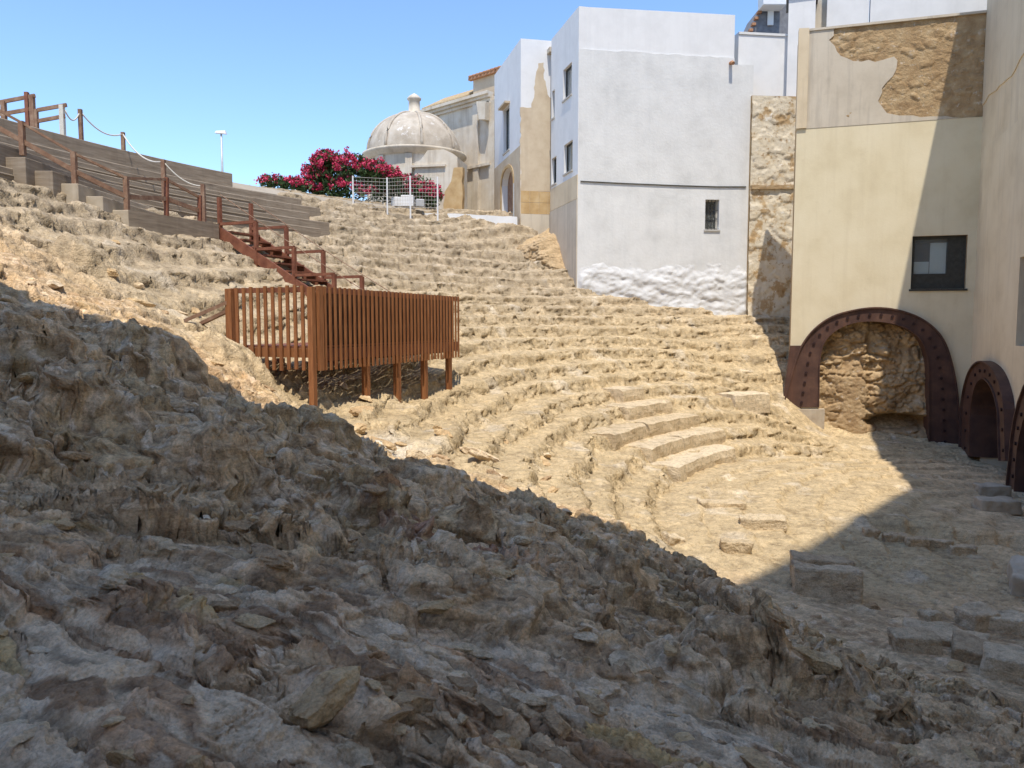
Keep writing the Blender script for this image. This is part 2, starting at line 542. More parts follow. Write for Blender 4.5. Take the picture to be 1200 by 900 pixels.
def grid_mesh(name, vs, fs, smooth=True):
    me = bpy.data.meshes.new(name)
    me.vertices.add(len(vs)); me.vertices.foreach_set('co', np.ascontiguousarray(vs, dtype=np.float32).ravel())
    nf, k = fs.shape
    me.loops.add(nf * k); me.loops.foreach_set('vertex_index', np.ascontiguousarray(fs, dtype=np.int32).ravel())
    me.polygons.add(nf); me.polygons.foreach_set('loop_start', np.arange(0, nf * k, k, dtype=np.int32))
    me.polygons.foreach_set('loop_total', np.full(nf, k, dtype=np.int32))
    me.polygons.foreach_set('use_smooth', np.full(nf, smooth))
    me.update(calc_edges=True)
    return me


# ------------------------------------------------------------------ the excavated theatre: terrain
CX, CY = 14.0, 13.0          # centre of the seating rings
R0, TREAD, RISE, Z0 = 11.3, 0.74, 0.37, -3.85
RTOP = 28.9

CTRL = [  # x, y, ground height where the rows are eroded away
    (-1.7, 2.6, -1.45), (0, 2.7, -1.62), (1.5, 3.0, -2.1), (3.4, 5.2, -3.05), (-3.3, 5, -1.05), (-1.67, 5, -1.46), (0.55, 5, -2.07), (1.7, 5, -2.6),
    (2.6, 5.8, -3.0), (3.3, 7.5, -3.5), (4.6, 7.2, -3.7), (5.0, 8.5, -3.85), (4.6, 11.3, -4.1), (6.5, 10, -4.15), (7.5, 13, -4.2),
    (-2.8, 11, -1.6), (-1.2, 10, -1.95), (1.1, 9.8, -2.85), (3.3, 10.5, -3.75), (-4.9, 11, -0.1), (-7.3, 11, 1.0), (-6.2, 9.3, 0.25), (-7.6, 9.5, 0.8), (-5.4, 8, 0.0), (-9, 9, 1.7),
    (-3.2, 13, -1.7), (-3.0, 12.2, -1.75), (-2.2, 12.2, -1.85), (-1.9, 13, -1.75), (-4.2, 13.8, -1.1), (-2.4, 15, -1.5), (-1.3, 18.4, -1.45), (-3.4, 16.8, -1.1), (-5.8, 14.5, -0.1),
    (-3, 0, -1.3), (0, -2, -1.6), (3, -1, -2.2), (6, 4, -3.4), (-7, 3, 0.2), (-10, 2, 1.6), (-6, 6, -0.05),
    (13, 19, -4.5), (12.2, 21, -4.25), (15, 24.8, -4.2), (11.6, 26.0, -3.95), (13.5, 25.4, -4.1), (12.5, 23, -4.15), (12, 27.6, -3.9), (14, 27, -4.1), (16, 26.5, -4.1), (10.7, 26.2, -4.1), (11.2, 27.2, -4.1), (9.3, 25.6, -3.3), (9.4, 27.2, -2.9), (10, 16, -4.3), (9, 20, -4.0), 
]


CTRL += [(0, -6, -1.6), (4, -6, -2.0), (-5, -6, -0.6), (0, -12, -1.2), (-9, -5, 0.8), (7, -3, -2.6), (9, -8, -2.2), (-1.9, 34.2, 4.5), (0, 34.3, 4.4), (-3.5, 34.8, 4.75)]
FREE = [(-8, 16), (-10, 13), (-5, 19), (-1, 23), (3, 22), (5, 16), (2, 16), (1.6, 13), (-14, 12), (-9, 25), (0, 33), (8, 31), (11, 29), (-4, 28), (4, 28), (-13, 18), (-4, 36), (5, 38), (-13, 5), (16, 33), (-7, 19), (-11, 20), (7, 25), (1, 19)]


def slope_z(R):
    k = np.maximum((R - R0) / TREAD + 0.5, 0)
    return Z0 + RISE * k


CTRL += [(a, b, float(slope_z(np.array(math.hypot(a - CX, b - CY))))) for a, b in FREE]
_cp = np.array([(a, b) for a, b, c in CTRL], float)
_cd = np.array([c - float(slope_z(np.array(math.hypot(a - CX, b - CY)))) for a, b, c in CTRL])
_K = np.linalg.norm(_cp[:, None] - _cp[None], axis=-1)
_A = np.block([[_K, np.ones((len(_cp), 1))], [np.ones((1, len(_cp))), np.zeros((1, 1))]])
_w = np.linalg.solve(_A + np.diag([0.05] * len(_cp) + [0]), np.append(_cd, 0))


def delta(x, y):
    s = np.full(x.shape, _w[-1])
    for (a, b), w in zip(_cp, _w[:-1]):
        s = s + w * np.sqrt((x - a) ** 2 + (y - b) ** 2 + 0.3)
    return s


BLOB = [(1.75, 5.7, 0.42, 0.34), (1.25, 5.15, 0.3, 0.2), (-4.6, 7.3, 0.7, 0.35), (-3.5, 6.4, 0.5, 0.3), (-2.2, 6.0, 0.45, 0.3), (-1.1, 6.6, 0.5, 0.25),
        (-4.5, 12.7, 0.7, 0.3), (-0.1, 7.4, 0.45, 0.25), (1.0, 7.8, 0.4, 0.2), (-7.2, 13.2, 0.6, 0.4), (0.3, 9.3, 0.35, 0.2), (2.4, 8.0, 0.35, 0.15), (2.9, 6.6, 0.3, 0.16), (-0.9, 8.6, 0.5, 0.22), (-2.3, 8.8, 0.6, 0.3), (-4.3, 9.2, 0.6, 0.3)]


def conc_zone(th, R):
    return ss(math.radians(143), math.radians(145.5), th) * (1 - ss(math.radians(188), math.radians(189), th)) * ss(24.5, 24.75, R)


def terrain(x, y, detail=True):
    """height, albedo (3) and sideways shift of the rock at plan points"""
    dx, dy = x - CX, y - CY
    R = np.hypot(dx, dy)
    th = np.mod(np.arctan2(dy, dx), 2 * np.pi)
    dl = delta(x, y)
    n1 = fbm(x * 0.33, y * 0.33, 3, 3)
    n2 = fbm(x * 1.1, y * 1.1, 4, 21)
    n3 = fbm(x * 4.2, y * 4.2, 4, 33)
    near = 1 - ss(9.3, 12.2, y + n1 * 1.0 + 0.12 * np.minimum(x, 0))       # broken rock by the viewer
    floor_m = (1 - ss(R0 - 0.6, R0 + 0.3, R + n2 * 0.3)) * ss(5.5, 8.5, y + 0.5 * x - 2)
    fore = (1 - ss(4.1, 5.45, y + 0.35 * n2 + 0.25 * n1 - 0.05 * x)) * (1 - ss(1.6, 3.4, x))
    left_er = np.exp(-(((x + 5.0) / 2.6) ** 2 + ((y - 13.0) / 2.0) ** 2))
    stepped = np.clip((1 - near) * (1 - 0.85 * ss(9.3, 11.2, x + 0.3 * n1) * (1 - ss(26.5, 28, y))) * (1 - 0.75 * left_er) * ss(0, 0.3, 1.15 - np.abs(dl)), 0, 1)
    # rows
    n2s = fbm(x * 1.1, y * 1.1, 2, 21)
    Rw = R + 0.22 * fbm(x * 0.55, y * 0.55, 2, 51) + 0.10 * n2s + 0.05 * gnoise(x * 3.1, y * 3.1, 54) + 0.12 * gnoise(R * 1.1, th * 4, 53)
    k = (Rw - R0) / TREAD
    i = np.floor(k); f = k - i
    row = (i * 7.13)
    worn = np.clip(0.42 + 0.55 * gnoise(th * 9 + row, row * 0.37, 77) + 0.2 * n2s, 0.0, 1)
    w = 0.14 + 0.55 * worn
    st = ss(0, 1, np.clip(f / w, 0, 1))
    lip = 0.5 + 0.25 * gnoise(th * 14 + row, row, 78)
    st = st * 0.72 + 0.28 * ss(0.02, 0.10, f - 0.32 * lip)
    zs = Z0 + RISE * np.maximum(i + 0.74 * st + 0.26 * f, 0) * (k > 0) + 0 * x
    zl = slope_z(R)
    zs = np.where(k > 0, zs, Z0)
    z = zl + (zs - zl) * stepped + dl
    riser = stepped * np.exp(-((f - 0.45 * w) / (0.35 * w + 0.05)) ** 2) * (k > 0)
    # loose rock roughness
    amp = 0.20 + 0.22 * riser
    amp = amp + (0.82 - amp) * near
    amp = amp + (0.7 - amp) * left_er * (1 - near)
    amp = amp + (0.14 - amp) * floor_m
    amp = amp + (0.47 - amp) * fore
    upl = ss(0.5, 3.0, z) * (1 - near)
    amp = amp + 0.16 * upl
    # stretch along the slope in the foreground
    ca, sa = math.cos(math.radians(-28)), math.sin(math.radians(-28))
    ux = (x * ca + y * sa); uy = (-x * sa + y * ca)
    ux = ux + (ux * -0.58) * fore
    wx = ux + 0.22 * n2 + 0.05 * n3; wy = uy + 0.22 * fbm(x * 1.1 + 40, y * 1.1, 4, 61) + 0.05 * fbm(x * 4.2 + 9, y * 4.2, 3, 62)
    a1, a2, c1, t1x, t1y = worley(wx * 1.25, wy * 1.7, 101)
    e1 = ss(0.02, 0.28, a2 - a1)
    b1, b2, c2, t2x, t2y = worley(wx * 3.6, wy * 4.8, 202)
    e2 = ss(0.02, 0.3, b2 - b1)
    d1, d2, c3, t3x, t3y = worley(wx * 9.5, wy * 11.5, 303)
    e3 = ss(0.0, 0.35, d2 - d1)
    g1, g2, c4, t4x, t4y = worley(wx * 21, wy * 25, 404)
    e4 = ss(0.0, 0.3, g2 - g1)
    s1 = 0.45 + 0.55 * e1; s2 = 0.4 + 0.6 * e2; s3 = 0.4 + 0.6 * e3
    plate = 0.30 * (c1 - 0.45) * s1 + 0.07 * e1 + 0.26 * (t1x * (c1 - 0.5) + t1y * (np.mod(c1 * 7.3, 1) - 0.5)) * s1
    cob = 0.13 * (c2 - 0.4) * s2 + 0.035 * e2 + 0.17 * (t2x * (np.mod(c2 * 5.1, 1) - 0.5) + t2y * (np.mod(c2 * 9.7, 1) - 0.5)) * s2
    peb = 0.055 * (c3 - 0.35) * s3 + 0.012 * e3 + 0.06 * (t3x * (np.mod(c3 * 5.1, 1) - 0.5) + t3y * (np.mod(c3 * 9.7, 1) - 0.5))
    grit = 0.024 * (c4 - 0.3) * e4
    rid = fbm(x * 2.0, y * 2.0, 6, 88, 0.6, True)
    rid2 = fbm(x * 8.0 + 3, y * 9.0, 5, 89, 0.6, True)
    fine = fbm(x * 13, y * 13, 5, 99, 0.65)
    cob = cob * (1 + 0.5 * fore); peb = peb * (1 + 0.6 * fore); grit = grit * (1 + 1.2 * fore + 0.6 * near)
    sel = ss(0.3, 0.7, np.mod(c1 * 3.7, 1))            # some plates stay smooth, some are rubble
    rough = plate + cob * (0.4 + 0.8 * sel) + peb * (0.5 + 0.9 * sel) + grit * (0.4 + sel) + 0.08 * rid + 0.035 * rid2 + 0.035 * fine
    pit = (1 - ss(0.10, 0.30, b1 + 0.1 * n3)) * (np.mod(c2 * 4.7, 1) > 0.72) * (1 - near) * (1 - 0.7 * floor_m)
    pit2 = (1 - ss(0.12, 0.32, d1)) * (np.mod(c3 * 4.7, 1) > 0.75) * (1 - 0.7 * near)
    z = z + rough * amp - (0.10 + 0.10 * riser) * pit - (0.03 + 0.05 * riser) * pit2 + 0.10 * n1 * (0.3 + 0.7 * near)
    # bedding ledges in the broken rock
    bed = 0.17
    q = z / bed + 1.1 * n2 + 0.5 * n3
    fq = q - np.floor(q)
    z = z + bed * (ss(0.35, 0.9, fq) - fq) * 0.42 * np.clip(near * (1 - 0.6 * fore) * (1 - 0.7 * floor_m) + 0.35 * left_er, 0, 1)
    # a low ledge where the broken rock overhangs the foreground slope
    z = z - 0.20 * fore
    # faint worn rings in the orchestra floor
    fr_ = np.mod(R * 1.25 + 0.35 * n2, 1)
    z = z + 0.09 * (ss(0.0, 0.12, fr_) - fr_) * floor_m * ss(11, 14, y)
    for bx, by, br, bh in BLOB:
        q = np.sqrt((x - bx) ** 2 + ((y - by) * 1.3) ** 2) / br + 0.35 * n2 + 0.15 * n3
        z = z + bh * (1 - ss(0.55, 1.1, q))
    # a crooked ledge across the orchestra floor
    ex = x - 9.2 - (y - 14.2) * 0.9
    led = np.exp(-((y - 15.0 + 0.25 * (x - 8) + 0.3 * n2) / 0.22) ** 2) * ss(6.6, 7.4, x) * (1 - ss(10.5, 11.2, x))
    z = z + 0.16 * led - 0.14 * np.exp(-((y - 14.65 + 0.25 * (x - 8) + 0.3 * n2) / 0.18) ** 2) * ss(6.8, 7.6, x) * (1 - ss(10.2, 11.0, x))
    cz = conc_zone(th, R)
    z = np.where(cz > 0.01, np.minimum(z, (Z0 + RISE * np.floor((R - R0) / TREAD)) - 0.1) * cz + z * (1 - cz), z)
    z = np.where(R > RTOP - 0.5, np.minimum(z, 5.28 + 0.05 * n2), z)
    # albedo: each stone its own tint
    sand = np.array((0.475, 0.37, 0.222)); lime = np.array((0.40, 0.322, 0.22)); brown = np.array((0.60, 0.425, 0.25)); mort = np.array((0.72, 0.57, 0.40))  # brown and mort are lifted to stand in for light on the shaded rock
    ochre = np.array((0.40, 0.28, 0.14)); red = np.array((0.30, 0.13, 0.09)); pale = np.array((0.66, 0.60, 0.50)); dirt = np.array((0.60, 0.45, 0.28))
    g = ss(-1.5, 2.2, z + 0.6 * n1)[..., None]
    col = sand * (1 - g) + lime * g

    def mx(c, m):
        m = np.clip(m, 0, 1)[..., None]
        return col * (1 - m) + c * m
    col = mx(pale, 0.35 * ss(0.15, 0.5, n2) * (1 - near))
    col = mx(lime * 0.66, (0.05 + 0.45 * upl) * riser)  # risers of the upper rows painted darker to stand for their shade
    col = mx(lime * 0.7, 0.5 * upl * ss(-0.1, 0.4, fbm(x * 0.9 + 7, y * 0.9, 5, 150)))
    col = mx(brown, near * 0.9)
    col = mx(dirt, floor_m * near * 0.6 + floor_m * ss(6.5, 9.5, x - 0.35 * (y - 12)) * 0.75)
    col = mx(ochre, near * 0.5 * (np.mod(c1 * 11.1, 1) > 0.72))
    col = mx(mort, fore * (0.55 + 0.45 * ss(0.25, -0.25, plate * 4 + n2)))
    up_ = ss(0.0, 0.09, plate + 0.4 * cob)
    col = mx(np.array((0.50, 0.34, 0.19)), fore * 0.8 * up_ * (np.mod(c1 * 3.3, 1) > 0.35) * (0.4 + 0.6 * e1))
    col = mx(np.array((0.33, 0.205, 0.115)), fore * 0.9 * (np.mod(c2 * 3.3, 1) > 0.55) * e2)
    col = mx(np.array((0.60, 0.43, 0.2)), fore * 0.8 * (np.mod(c2 * 8.3, 1) > 0.9) * e2)
    col = mx(np.array((0.36, 0.235, 0.13)), near * (1 - fore) * 0.7 * (np.mod(c2 * 3.3, 1) > 0.6) * e2)
    col = mx(mort, near * 0.75 * (np.mod(c3 * 6.6, 1) > 0.8) * e3)
    col = mx(red, 0.75 * np.exp(-(((x + 0.55) / 0.75) ** 2 + ((y - 6.3) / 0.45) ** 2)) * (c2 > 0.45))
    col = mx(pale, 0.85 * np.exp(-(((x + 2.0) / 0.5) ** 2 + ((y - 11.9) / 0.6) ** 2)))
    tint = (0.78 + 0.44 * c2) * (0.82 + 0.36 * c3) * (0.88 + 0.22 * c1) * (0.9 + 0.2 * c4)
    tint = 1 + (tint - 1) * (0.35 + 0.65 * np.clip(amp, 0, 1))
    tint = tint * (1 + fore * (0.6 * (c3 - 0.45) * e3 + 0.45 * (c4 - 0.45) * e4) + 0.35 * near * (1 - fore) * (c4 - 0.5))
    col = col * tint[..., None]
    col = col * np.minimum(1, 0.74 / np.maximum(col.max(-1, keepdims=True), 1e-3))
    # sideways shove: overhanging lips
    sh = amp * (0.05 * e1 + 0.03 * e2) * (0.3 + near)
    vx = -sh * (t1x * 0.9); vy = -sh * (t1y * 0.9)
    # pitted faces: shove steep rock sideways by a pattern that changes with height
    arc = th * R
    pr = fbm(arc * 1.5 + 0.7 * z, z * 8.5, 3, 140, 0.55) + 0.5 * fbm(arc * 3.6, z * 15, 2, 141, 0.5)
    pk = 0.15 * riser + 0.02 * stepped
    vx = vx + dx / np.maximum(R, 1) * pr * pk; vy = vy + dy / np.maximum(R, 1) * pr * pk
    vx = vx + near * 0.07 * (fbm(y * 1.8 + z, z * 8, 2, 142, 0.5)); vy = vy + near * 0.085 * (fbm(x * 1.8 + z, z * 8, 2, 143, 0.5))
    return z, col, vx, vy


def height(x, y):
    z, c, a, b = terrain(np.array([float(x)]), np.array([float(y)]))
    return float(z[0])


def build_terrain():
    # rings for the whole bowl
    Rr = np.concatenate([np.arange(0.3, 8, 0.09), np.arange(8, 21, 0.033), np.arange(21, RTOP + 0.5, 0.045)])
    th = np.concatenate([np.arange(math.radians(70), math.radians(196), 0.0026), np.arange(math.radians(196), math.radians(262), 0.0048)])
    RR, TT = np.meshgrid(Rr, th)
    x = CX + RR * np.cos(TT); y = CY + RR * np.sin(TT)
    sh = x.shape
    x = x.ravel(); y = y.ravel()
    z, col, vx, vy = terrain(x, y)
    # the broken rock in the south gets a finer sheet; the rings dive below it there
    Y0, Y1, S0, S1 = 2.2, 15.0, -0.86, 0.74
    t = x / np.maximum(y, 0.1)
    inside = ss(0, 0.5, y - Y0 - 0.1) * ss(0, 0.5, Y1 - 0.1 - y) * ss(0, 0.06, t - S0 - 0.01) * ss(0, 0.06, S1 - 0.01 - t) * (y > Y0)
    z = z - 0.7 * inside
    vs = np.stack([x + vx * (1 - inside), y + vy * (1 - inside), z], -1)
    idx = np.arange(vs.shape[0]).reshape(sh)
    fs = np.stack([idx[:-1, :-1], idx[:-1, 1:], idx[1:, 1:], idx[1:, :-1]], -1).reshape(-1, 4)
    yy = np.exp(np.arange(math.log(Y0), math.log(Y1), 0.0027)); tt = np.arange(S0, S1, 0.0024)
    T2, Y2 = np.meshgrid(tt, yy)
    x2 = (T2 * Y2).ravel(); y2 = Y2.ravel()
    z2, col2, vx2, vy2 = terrain(x2, y2)
    v2 = np.stack([x2 + vx2, y2 + vy2, z2], -1)
    id2 = np.arange(len(v2)).reshape(T2.shape) + len(vs)
    f2 = np.stack([id2[:-1, :-1], id2[:-1, 1:], id2[1:, 1:], id2[1:, :-1]], -1).reshape(-1, 4)
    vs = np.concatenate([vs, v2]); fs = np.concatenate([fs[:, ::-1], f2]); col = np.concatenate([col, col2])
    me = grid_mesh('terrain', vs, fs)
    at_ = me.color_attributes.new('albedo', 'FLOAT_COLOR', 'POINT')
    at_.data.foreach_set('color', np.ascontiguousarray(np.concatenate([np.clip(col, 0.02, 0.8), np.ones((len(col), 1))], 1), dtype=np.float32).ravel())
    o = link_mesh('terrain', me, M_ROCK)
    o['kind'] = 'structure'
    o['label'] = 'eroded tan stone seating rows and broken rock of the theatre'
    return o


TERRAIN = build_terrain()

# upper ground behind the rim, out to the horizon
mb = MB()
mb.lathe((CX, CY, 0), [(RTOP - 0.25, 4.9), (RTOP + 0.1, 5.16), (34, 5.2), (60, 5.2), (200, 5.2), (1500, 5.0)], 96)
g_o = mb.build('ground', M_PAVE)
g_o['kind'] = 'structure'


# ------------------------------------------------------------------ stones lying in the rock
def stone_mesh(i, sub=4):
    r = np.random.default_rng(100 + i)
    bm = bmesh.new()
    bmesh.ops.create_icosphere(bm, subdivisions=sub, radius=1)
    sc = np.array((1.0, r.uniform(0.55, 0.85), r.uniform(0.38, 0.62)))
    planes = [(lambda v: v / np.linalg.norm(v))(r.normal(size=3)) for _ in range(9)]
    offs = r.uniform(0.45, 0.8, 9)
    bm.verts.ensure_lookup_table()
    p = np.array([v.co for v in bm.verts])
    for n, o in zip(planes, offs):
        d = np.maximum(p @ n - o, 0)
        p = p - n[None] * d[:, None]
    q = p * 2.2 + i * 3.1
    k = 1 + 0.10 * gnoise(q[:, 0] + q[:, 2], q[:, 1] - q[:, 2] * 0.7, 5) + 0.06 * gnoise(q[:, 0] * 3 + q[:, 2] * 3, q[:, 1] * 3, 6) + 0.05 * gnoise(q[:, 0] * 8 + q[:, 2] * 6, q[:, 1] * 8 - q[:, 2] * 4, 9)
    p = p * k[:, None] * sc
    for v, c in zip(bm.verts, p): v.co = c
    me = bpy.data.meshes.new('stone')
    bm.to_mesh(me); bm.free()
    me.materials.append(M_STONE)
    return me


STONES = [stone_mesh(i) for i in range(10)]


def scatter_stones():
    r = np.random.default_rng(5)
    pts = []
    while len(pts) < 290:
        zone = r.random()
        if zone < 0.5:
            y = r.uniform(2.6, 5.6); x = r.uniform(-0.75, 0.72) * y; s = r.uniform(0.03, 0.09) * (1.0 if r.random() < 0.8 else 1.8)
        elif zone < 0.85:
            y = r.uniform(5.4, 10.5); x = r.uniform(-0.72, 0.62) * y; s = r.uniform(0.05, 0.16)
        else:
            y = r.uniform(10.5, 16); x = r.uniform(-0.6, 0.1) * y; s = r.uniform(0.09, 0.22)
        pts.append((x, y, s))
    P = np.array(pts)
    z, c, a, b = terrain(P[:, 0], P[:, 1])
    zx = terrain(P[:, 0] + 0.2, P[:, 1])[0]; zy = terrain(P[:, 0], P[:, 1] + 0.2)[0]
    for k, (x, y, s) in enumerate(pts):
        o = bpy.data.objects.new('stone', STONES[k % len(STONES)])
        COL.objects.link(o)
        o.parent = TERRAIN
        n = Vector((-(zx[k] - z[k]) / 0.2, -(zy[k] - z[k]) / 0.2, 1)).normalized()
        n = (n + Vector((0, 0, 1))).normalized()
        q = n.to_track_quat('Z', 'Y') @ Quaternion((0, 0, 1), r.uniform(0, 6.28) if y > 5.5 else r.normal(-0.5, 0.45))
        o.rotation_euler = q.to_euler()
        o.scale = (s * r.uniform(1.0, 2.0), s * r.uniform(0.8, 1.1), s * r.uniform(0.7, 1.1))
        o.location = (x, y, z[k] + s * 0.06)


scatter_stones()


# ------------------------------------------------------------------ cut stone blocks
def block_mesh(L, W, H, seed, cuts=13, round_=0.03, rough=0.022):
    r = np.random.default_rng(seed)
    bm = bmesh.new()
    bmesh.ops.create_cube(bm, size=1)
    bmesh.ops.subdivide_edges(bm, edges=bm.edges[:], cuts=cuts, use_grid_fill=True)
    s = np.array((L, W, H))
    bm.verts.ensure_lookup_table()
    p = np.array([v.co for v in bm.verts]) * s
    lim = s / 2 - round_
    c = np.clip(p, -lim, lim)
    d = p - c
    l = np.linalg.norm(d, axis=1, keepdims=True)
    p = np.where(l > 1e-6, c + d / np.maximum(l, 1e-6) * np.minimum(l, round_ * 1.05), p)
    q = p * 3 + seed * 1.7
    a, b, e = q[:, 0], q[:, 1], q[:, 2]
    n = gnoise(a + e * 0.8, b - e * 0.6, 7) + 0.5 * gnoise(a * 2.7 - e * 2, b * 2.7 + e, 8)
    p = p + p / s * n[:, None] * rough * 3 + 0.012 * np.stack([gnoise(b * 4, e * 4, 11), gnoise(a * 4, e * 4, 12), gnoise(a * 4, b * 4, 13)], -1)
    for v, cc in zip(bm.verts, p): v.co = cc
    me = bpy.data.meshes.new('block')
    bm.to_mesh(me); bm.free()
    me.polygons.foreach_set('use_smooth', [True] * len(me.polygons))
    return me


def block(name, px, py, d, size, rz, label, cat, mat=None, group=None, tilt=(0, 0), seed=1, lift=0.0, parent=None, zfix=None):
    """a block standing on the ground where the pixel's direction meets depth d"""
    p = at(px, py, d)
    z = height(p.x, p.y) if zfix is None else zfix
    me = block_mesh(*size, seed)
    o = link_mesh(name, me, mat or M_BLOCK, parent, (p.x, p.y, z + size[2] / 2 - 0.05 + lift))
    o.rotation_euler = (math.radians(tilt[0]), math.radians(tilt[1]), math.radians(rz))
    if label: tag(o, label, cat, group)
    return o


def depth_at(px, py, lo=3.0, hi=45.0):
    """first depth where the pixel's direction meets the ground"""
    ds = np.linspace(lo, hi, 1600)
    r = ray(px, py)
    X = r.x / r.y * ds; Z = r.z / r.y * ds
    z = terrain(X, ds.copy())[0]
    hit = np.nonzero(Z <= z)[0]
    return float(ds[hit[0]]) if len(hit) else hi


def put(name, px, py, size, rz, label, cat, **kw):
    return block(name, px, py, depth_at(px, py), size, rz, label, cat, **kw)


put('stone_block', 968, 702, (0.92, 0.36, 0.52), -14, 'squared tan stone block standing on the shaded orchestra floor', 'stone block', tilt=(-4, 0), seed=3)
put('stone_block', 962, 686, (0.86, 0.34, 0.5), -10, 'lower stone block leaning behind the squared block on the orchestra floor', 'stone block', tilt=(3, 2), seed=4)
put('stone_slab', 1108, 752, (0.95, 0.42, 0.16), -22, 'flat thin slab tilted at the edge of the slab heap', 'stone slab', tilt=(8, 6), seed=5)
put('stone_slab', 1072, 760, (0.55, 0.3, 0.24), -8, 'small squared block at the tip of the slab heap', 'stone slab', seed=6)
put('stone_slab', 1165, 776, (0.85, 0.5, 0.2), -30, 'broad slab lying in the middle of the slab heap', 'stone slab', tilt=(4, 8), seed=7)
put('stone_slab', 1212, 800, (1.0, 0.5, 0.3), -30, 'thick slab with a dark front edge in the slab heap', 'stone slab', tilt=(2, 5), seed=8)
put('stone_block', 1145, 733, (0.45, 0.4, 0.28), 12, 'rough cube of stone behind the slab heap', 'stone block', seed=9)
put('stone_block', 1180, 738, (0.75, 0.38, 0.26), -24, 'long low stone block behind the slab heap', 'stone block', seed=10)
put('stone_block', 1090, 728, (0.24, 0.22, 0.2), 20, 'small stone beside the rough cube behind the slab heap', 'stone block', seed=11)
put('stone_slab', 1205, 690, (0.8, 0.5, 0.42), 60, 'pale upright slab by the foot of the beige wall', 'stone slab', mat=M_CONC2, tilt=(0, -12), seed=12)
put('stone_block', 1168, 598, (0.85, 0.5, 0.32), -8, 'pale low block at the foot of the large steel arch', 'stone block', mat=M_CONC2, seed=13)
put('stone_block', 1162, 580, (0.75, 0.4, 0.3), -6, 'pale block behind the low block at the large steel arch', 'stone block', mat=M_CONC2, seed=14)
put('fallen_ashlar', 893, 618, (0.85, 0.34, 0.26), -8, 'pale ashlar block lying on the sunlit orchestra edge', 'ashlar block', mat=M_ASHLAR, seed=15)
put('fallen_ashlar', 862, 645, (0.5, 0.28, 0.22), -12, 'small ashlar block half sunk in the sunlit orchestra edge', 'ashlar block', mat=M_ASHLAR, seed=16)
put('fallen_ashlar', 845, 592, (0.9, 0.4, 0.14), -4, 'flat ashlar slab below the curved seat blocks', 'ashlar block', mat=M_ASHLAR, seed=17)
put('fallen_ashlar', 787, 636, (0.34, 0.3, 0.2), 30, 'tilted corner of a buried ashlar block in the sunlit slope', 'ashlar block', mat=M_ASHLAR, tilt=(10, 14), seed=18)
for k, (px, py, s) in enumerate([(1022, 628, 0.3), (1048, 634, 0.42), (1075, 638, 0.4), (1100, 640, 0.45), (1127, 648, 0.42)]):
    put('ledge_stone', px, py, (s, 0.2, 0.18), -12 + 6 * (k % 3), ['flat stone at the sunlit end of the crooked row across the orchestra floor', 'second flat stone from the sunlit end of the crooked floor row', 'middle flat stone of the crooked row across the orchestra floor', 'fourth flat stone from the sunlit end of the crooked floor row', 'flat stone ending the crooked floor row towards the beige wall'][k], 'stone', group='stones in the crooked row across the orchestra floor', seed=20 + k)


def seat_block(row, a0, a1, label, h=None, ext=0.0):
    """a cut seat block following a ring: angles in degrees about the ring centre"""
    r0 = R0 + TREAD * row - 0.10; r1 = r0 + TREAD + 0.16
    zt = Z0 + RISE * (row + 1) + 0.05
    zb = zt - RISE - 0.3
    n = max(3, int((a1 - a0) / 1.2)); m = 5
    bm = bmesh.new()
    g = {}
    r_ = random.Random(row * 31 + int(a0))
    for i in range(n + 1):
        a = math.radians(a0 + (a1 - a0) * i / n)
        for j in range(m + 1):
            for kk in range(4):
                rr = r0 + (r1 - r0) * j / m; z = zb + (zt - zb) * kk / 3
                e = 0
                if kk == 3 and j == 0: z -= 0.035; rr += 0.03
                w = 0.02
                g[i, j, kk] = bm.verts.new((CX + rr * math.cos(a) + r_.uniform(-w, w), CY + rr * math.sin(a) + r_.uniform(-w, w), z + r_.uniform(-w, w)))
    for i in range(n):
        for j in range(m):
            bm.faces.new((g[i, j, 3], g[i + 1, j, 3], g[i + 1, j + 1, 3], g[i, j + 1, 3]))
        for kk in range(3):
            bm.faces.new((g[i, 0, kk], g[i + 1, 0, kk], g[i + 1, 0, kk + 1], g[i, 0, kk + 1]))
            bm.faces.new((g[i, m, kk], g[i, m, kk + 1], g[i + 1, m, kk + 1], g[i + 1, m, kk]))
    for i in (0, n):
        for j in range(m):
            for kk in range(3):
                bm.faces.new((g[i, j, kk], g[i, j, kk + 1], g[i, j + 1, kk + 1], g[i, j + 1, kk]))
    for v in [v for v in bm.verts if not v.link_faces]: bm.verts.remove(v)
    bmesh.ops.recalc_face_normals(bm, faces=bm.faces)
    am = (a0 + a1) / 2
    c = Vector((CX + r0 * math.cos(math.radians(am)), CY + r0 * math.sin(math.radians(am)), zb))
    for v in bm.verts: v.co -= c
    me = bpy.data.meshes.new('seat_block'); bm.to_mesh(me); bm.free()
    o = link_mesh('seat_block', me, M_ASHLAR, None, c)
    return tag(o, label, 'seat block', 'restored seat blocks')


seat_block(0, 134, 153, 'lowest curved ashlar seat block beside the orchestra')
seat_block(1, 131, 141.6, 'long curved ashlar seat block in the second row')
seat_block(1, 142, 152, 'end block of the second ashlar row with a squared cut end')
seat_block(2, 132, 144.5, 'curved ashlar seat block in the third row by the arch')
seat_block(2, 145, 155, 'ashlar seat block with a broad cut end in the third row')
seat_block(3, 133.5, 143.5, 'squared ashlar seat block in the fourth row')
seat_block(4, 135, 139.5, 'single ashlar block high in the fifth row')
seat_block(3, 114, 120.5, 'long low ashlar block at the left foot of the big steel arch')

# ------------------------------------------------------------------ concrete terraces at the top left
ct = thing('concrete_terrace', (CX + 25 * math.cos(math.radians(160)), CY + 25 * math.sin(math.radians(160)), 3), 'curved board-marked concrete terrace steps along the top of the seating', 'terrace')


